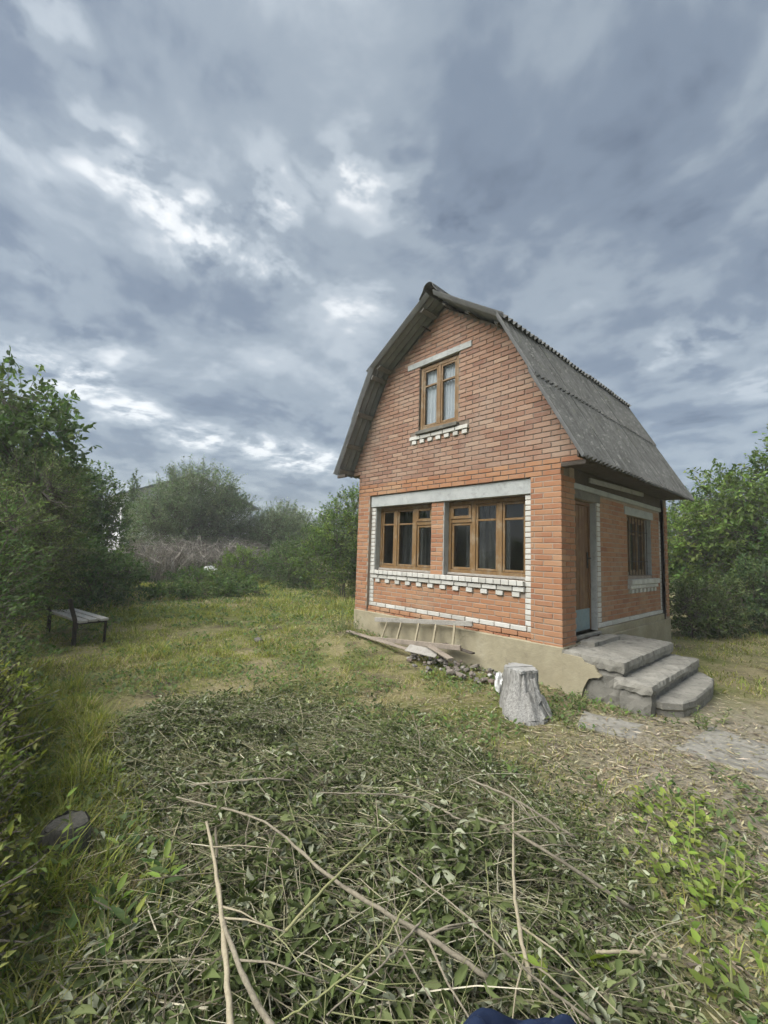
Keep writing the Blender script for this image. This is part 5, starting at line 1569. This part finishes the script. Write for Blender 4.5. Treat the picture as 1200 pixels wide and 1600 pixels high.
    o = link_mesh('bare_twigs', mesh_py('bare_twigs', tv, tf, True), M['twig_mix']); tag(o, 'thin bare twigs crossing over the foreground brush heap', 'twigs', kind='stuff')


build_brush()


def build_branches():
    g = 'long cut branches on the brush heap'
    def br(label, ctrl, r0, r1, mat='twig', side=0, seed=0):
        R = random.Random(seed); ctrl = [Vector(p) - Vector((0, 0, .05)) for p in ctrl]; c = Vector(ctrl[0]); pts = smooth_path([Vector(p) - c for p in ctrl], 26, .0025, R)
        n = len(pts); m_ = MB(); rad = [(.80 if mat == 'pale_wood' or seed == 4 else .58) * (r0 + (r1 - r0) * i / (n - 1)) * (1 + R.uniform(-.06, .08)) * (1.18 if i % 6 == 3 else 1) for i in range(n)]
        m_.tube(pts, rad, 8)
        for k in range(side + 3):
            i = R.randint(4, n - 4); d = (pts[i + 1] - pts[i]).normalized(); a = R.choice([-1, 1]); s = Vector((-d.y, d.x, .25)) * a
            L = R.uniform(.12, .35); side_n = 1; m_.tube([pts[i], pts[i] + (d * .6 + s * .6) * L * .5, pts[i] + (d * .9 + s * .7) * L], [rad[i] * .5, rad[i] * .4, rad[i] * .2], 5)
        o = m_.build('cut_branch', M[mat], None, True); o.location = c; tag(o, label, 'branch', g)
    br('long pale arching branch crossing the heap from upper left to lower centre', [(-.2, -4.54, .24), (.46, -4.37, .36), (.86, -4.36, .40), (1.08, -4.35, .40), (1.31, -4.28, .38), (1.49, -4.2, .35), (1.66, -4.1, .28)], .007, .016, 'twig', 3, 1)
    br('thin green cane bowing over the middle of the arching branch', [(.88, -3.62, .33), (1.02, -4.05, .42), (1.11, -4.27, .45), (1.13, -4.44, .42), (1.15, -4.6, .38)], .005, .010, 'green_cane', 0, 2)
    br('straight pale cane standing out lowest left, running to the bottom edge', [(.19, -4.51, .27), (.63, -4.64, .34), (.96, -4.74, .35), (1.23, -4.83, .34), (1.5, -4.9, .3)], .008, .013, 'pale_wood', 0, 3)
    br('brownish cane beside the straight pale one, splayed to the right', [(.22, -4.47, .24), (.77, -4.68, .32), (1.14, -4.77, .38), (1.3, -4.75, .32), (1.42, -4.72, .28)], .007, .013, 'twig', 1, 4)
    br('grey stick at the upper right of the heap pointing at the steps slab', [(.91, -3.22, .36), (1.17, -3.16, .34), (1.46, -3.0, .20)], .009, .013, 'twig', 2, 5)
    br('thick grey stick in the right part of the heap, side twigs on it', [(1.18, -3.5, .36), (1.28, -3.45, .35), (1.52, -3.42, .33), (1.8, -3.18, .13)], .009, .014, 'twig', 2, 6)
    br('long cane running straight towards the blue jacket', [(1.2, -3.19, .33), (1.53, -3.74, .36), (1.69, -3.96, .35), (1.76, -4.02, .30)], .006, .011, 'pale_wood', 0, 7)
    br('thin twig descending to the bottom right of the blue jacket', [(1.17, -4.08, .40), (1.53, -4.1, .42), (1.75, -4.04, .34), (1.93, -3.94, .25)], .004, .008, 'twig', 2, 8)
    br('short horizontal pale stick at the top left of the heap', [(-.17, -4.47, .30), (.14, -4.17, .36), (.19, -4.01, .32)], .008, .010, 'twig', 0, 9)
    br('pale broken stick lying at the lower right beside the dock weed', [(1.79, -3.57, .16), (1.88, -3.46, .16), (1.97, -3.33, .13)], .007, .010, 'pale_wood', 0, 10)
    br('thin stem rising from the bottom edge left of the blue jacket', [(1.38, -4.74, .36), (1.43, -4.6, .40), (1.44, -4.4, .43), (1.37, -4.2, .42)], .004, .007, 'green_cane', 1, 11)
    br('second thin stem from the bottom edge nearest the blue jacket', [(1.42, -4.61, .32), (1.45, -4.41, .37), (1.43, -4.2, .38)], .004, .007, 'twig', 1, 12)
    br('forked twig on bare soil right of the heap', [(1.63, -2.34, .12), (1.64, -2.57, .07), (1.63, -2.79, .05)], .005, .008, 'twig', 3, 13)
    br('forked pale twig standing at the back edge of the heap', [(-.05, -2.70, .34), (.10, -2.77, .22), (.16, -2.82, .04)], .005, .009, 'twig', 3, 14)
    br('straight twig across the middle of the heap', [(.44, -3.97, .34), (.85, -3.66, .38), (1.13, -3.58, .36)], .005, .008, 'twig', 2, 15)
    br('thin upright stem in the centre of the heap', [(1.41, -3.77, .40), (1.58, -3.99, .39), (1.67, -4.1, .36)], .003, .006, 'green_cane', 1, 16)


build_branches()


def weed(name, label, base, n_stem, h, leaf, pal, seed, group, wr=.5, rosette=False, spread=.12, per=10):
    r = np.random.default_rng(seed); R = random.Random(seed); bx, by = base; bz = float(gz(bx, by))
    root = empty(name, (bx, by, bz)); tag(root, label, 'weed', group)
    mb = MB(); Ps, Ds, Ns, Ls = [], [], [], []
    for s in range(n_stem):
        x, y = R.gauss(0, spread), R.gauss(0, spread); hh = h * R.uniform(.55, 1.15); lx, ly = x * .5 + R.gauss(0, .06), y * .5 + R.gauss(0, .06)
        pts = [np.array((x, y, -.02)), np.array((x + lx * .4, y + ly * .4, hh * .5)), np.array((x + lx, y + ly, hh))]
        if not rosette: mb.tube([Vector(p) for p in pts], [.005, .004, .002], 4, False)
        for k in range(per):
            t = (k + R.random()) / per; a = k * 2.4 + R.random()
            p = pts[0] * (1 - t) ** 2 + pts[1] * 2 * t * (1 - t) + pts[2] * t * t if not rosette else np.array((x * .3, y * .3, .01))
            Ps.append(p); e = R.uniform(.1, .7) if not rosette else R.uniform(.5, 1.6)
            Ds.append((math.cos(a), math.sin(a), e)); Ns.append((-math.cos(a) * e * .6, -math.sin(a) * e * .6, 1)); Ls.append(leaf * R.uniform(.6, 1.2) * (1 - .3 * t if not rosette else 1))
    if not rosette: link_mesh('stems', mesh_py('stems', mb.v, mb.f), M['green_cane'], root)['kind'] = 'stuff'
    L = np.array(Ls)
    link_mesh('leaves', leaf_mesh('leaves', np.array(Ps), np.array(Ds), np.array(Ns), L, L * wr, pick(pal, len(L), r, .12), 'ovate', .10), M['leaf'], root)


def build_weeds():
    g = 'bright green seedlings right of the heap'
    BR = [(.21, .29, .055), (.27, .35, .07), (.17, .24, .05), (.32, .39, .10)]
    for k, (x, y, lab) in enumerate([(1.72, -2.12, 'bright green seedling clump furthest up the right side'), (1.90, -2.36, 'bright green seedlings just below the topmost clump'),
                                     (1.98, -2.60, 'largest bright green seedling clump on the right'), (2.12, -2.74, 'leafy seedlings below the largest right hand clump'),
                                     (2.20, -3.0, 'yellowish seedling at the right edge near the bottom corner'), (2.28, -3.2, 'bright seedling in the bottom right corner'),
                                     (1.56, -1.92, 'small low seedling nearest the slab in front of the steps'), (1.84, -1.85, 'low seedling patch above the topmost clump')]):
        weed('seedling_clump', lab, (x, y), (7, 9, 14, 10, 9, 9, 5, 5)[k], .20 if k < 6 else .10, .065, BR, 100 + k, g, .70, False, .11, 7)
    g = 'broad leaved weeds by the low stump'
    for k, (x, y, lab, h) in enumerate([(-.19, -5.0, 'weed with long upright leaves in front of the low stump', .30), (.17, -4.94, 'bright upright leaf tuft below the low stump', .22),
                                        (.22, -4.74, 'single tall leafy weed right of the low stump', .25), (-.05, -5.16, 'strap leaved weed at the left edge below the stump', .26),
                                        (.42, -4.98, 'yellow green weed lowest on the left side', .2), (-1.1, -5.2, 'weed tuft left of and above the low stump', .25)]):
        weed('dock_weed', lab, (x, y), 4, h, .11, BR + G_MID, 120 + k, g, .36, k % 2 == 1, .06, 7)
    weed('dock_weed', 'bright dock weed standing right of the blue jacket', (1.74, -3.53), 3, .25, .13, BR, 130, g, .36, True, .03, 6)
    weed('dock_weed', 'small yellow green weed just above the blue jacket', (1.70, -3.98), 2, .34, .09, BR, 131, g, .45, False, .03, 5)
    g = 'weeds along the house wall'
    for k, (x, y, lab) in enumerate([(-4.15, -.35, 'tall weed at the left end of the ladder'), (-3.75, -.30, 'bushy weed in front of the left foundation'), (-4.55, -.1, 'weed at the left house corner'),
                                     (-.55, -.35, 'weed between the tall stump and the foundation'), (.35, -.35, 'low weed under the side of the concrete steps'), (1.35, .15, 'low weed at the lowest step'),
                                     (.22, -.72, 'dry weed right behind the tall stump')]):
        weed('wall_weed', lab, (x, y), 12, .34 if k < 3 else .16, .055, G_MID + G_OLIVE, 140 + k, g, .5, False, .14, 10)


build_weeds()


def build_haze():  # thin volume added to lighten shadows in the background
    m = bpy.data.materials.new('haze'); m.use_nodes = True; nt = m.node_tree; nt.nodes.clear()
    v = nt.nodes.new('ShaderNodeVolumePrincipled'); v.inputs['Color'].default_value = (.93, .95, .97, 1); v.inputs['Density'].default_value = HAZE; v.inputs['Anisotropy'].default_value = 0.0
    out = nt.nodes.new('ShaderNodeOutputMaterial'); nt.links.new(v.outputs[0], out.inputs['Volume'])
    b = MB(); b.box(-1200, 1200, -1200, 1200, -1.2, 8.2); o = b.build('haze', m); tag(o, 'thin pale haze added over the whole garden to lift distant shadows', 'haze', kind='stuff')


HAZE = .0022
build_haze()
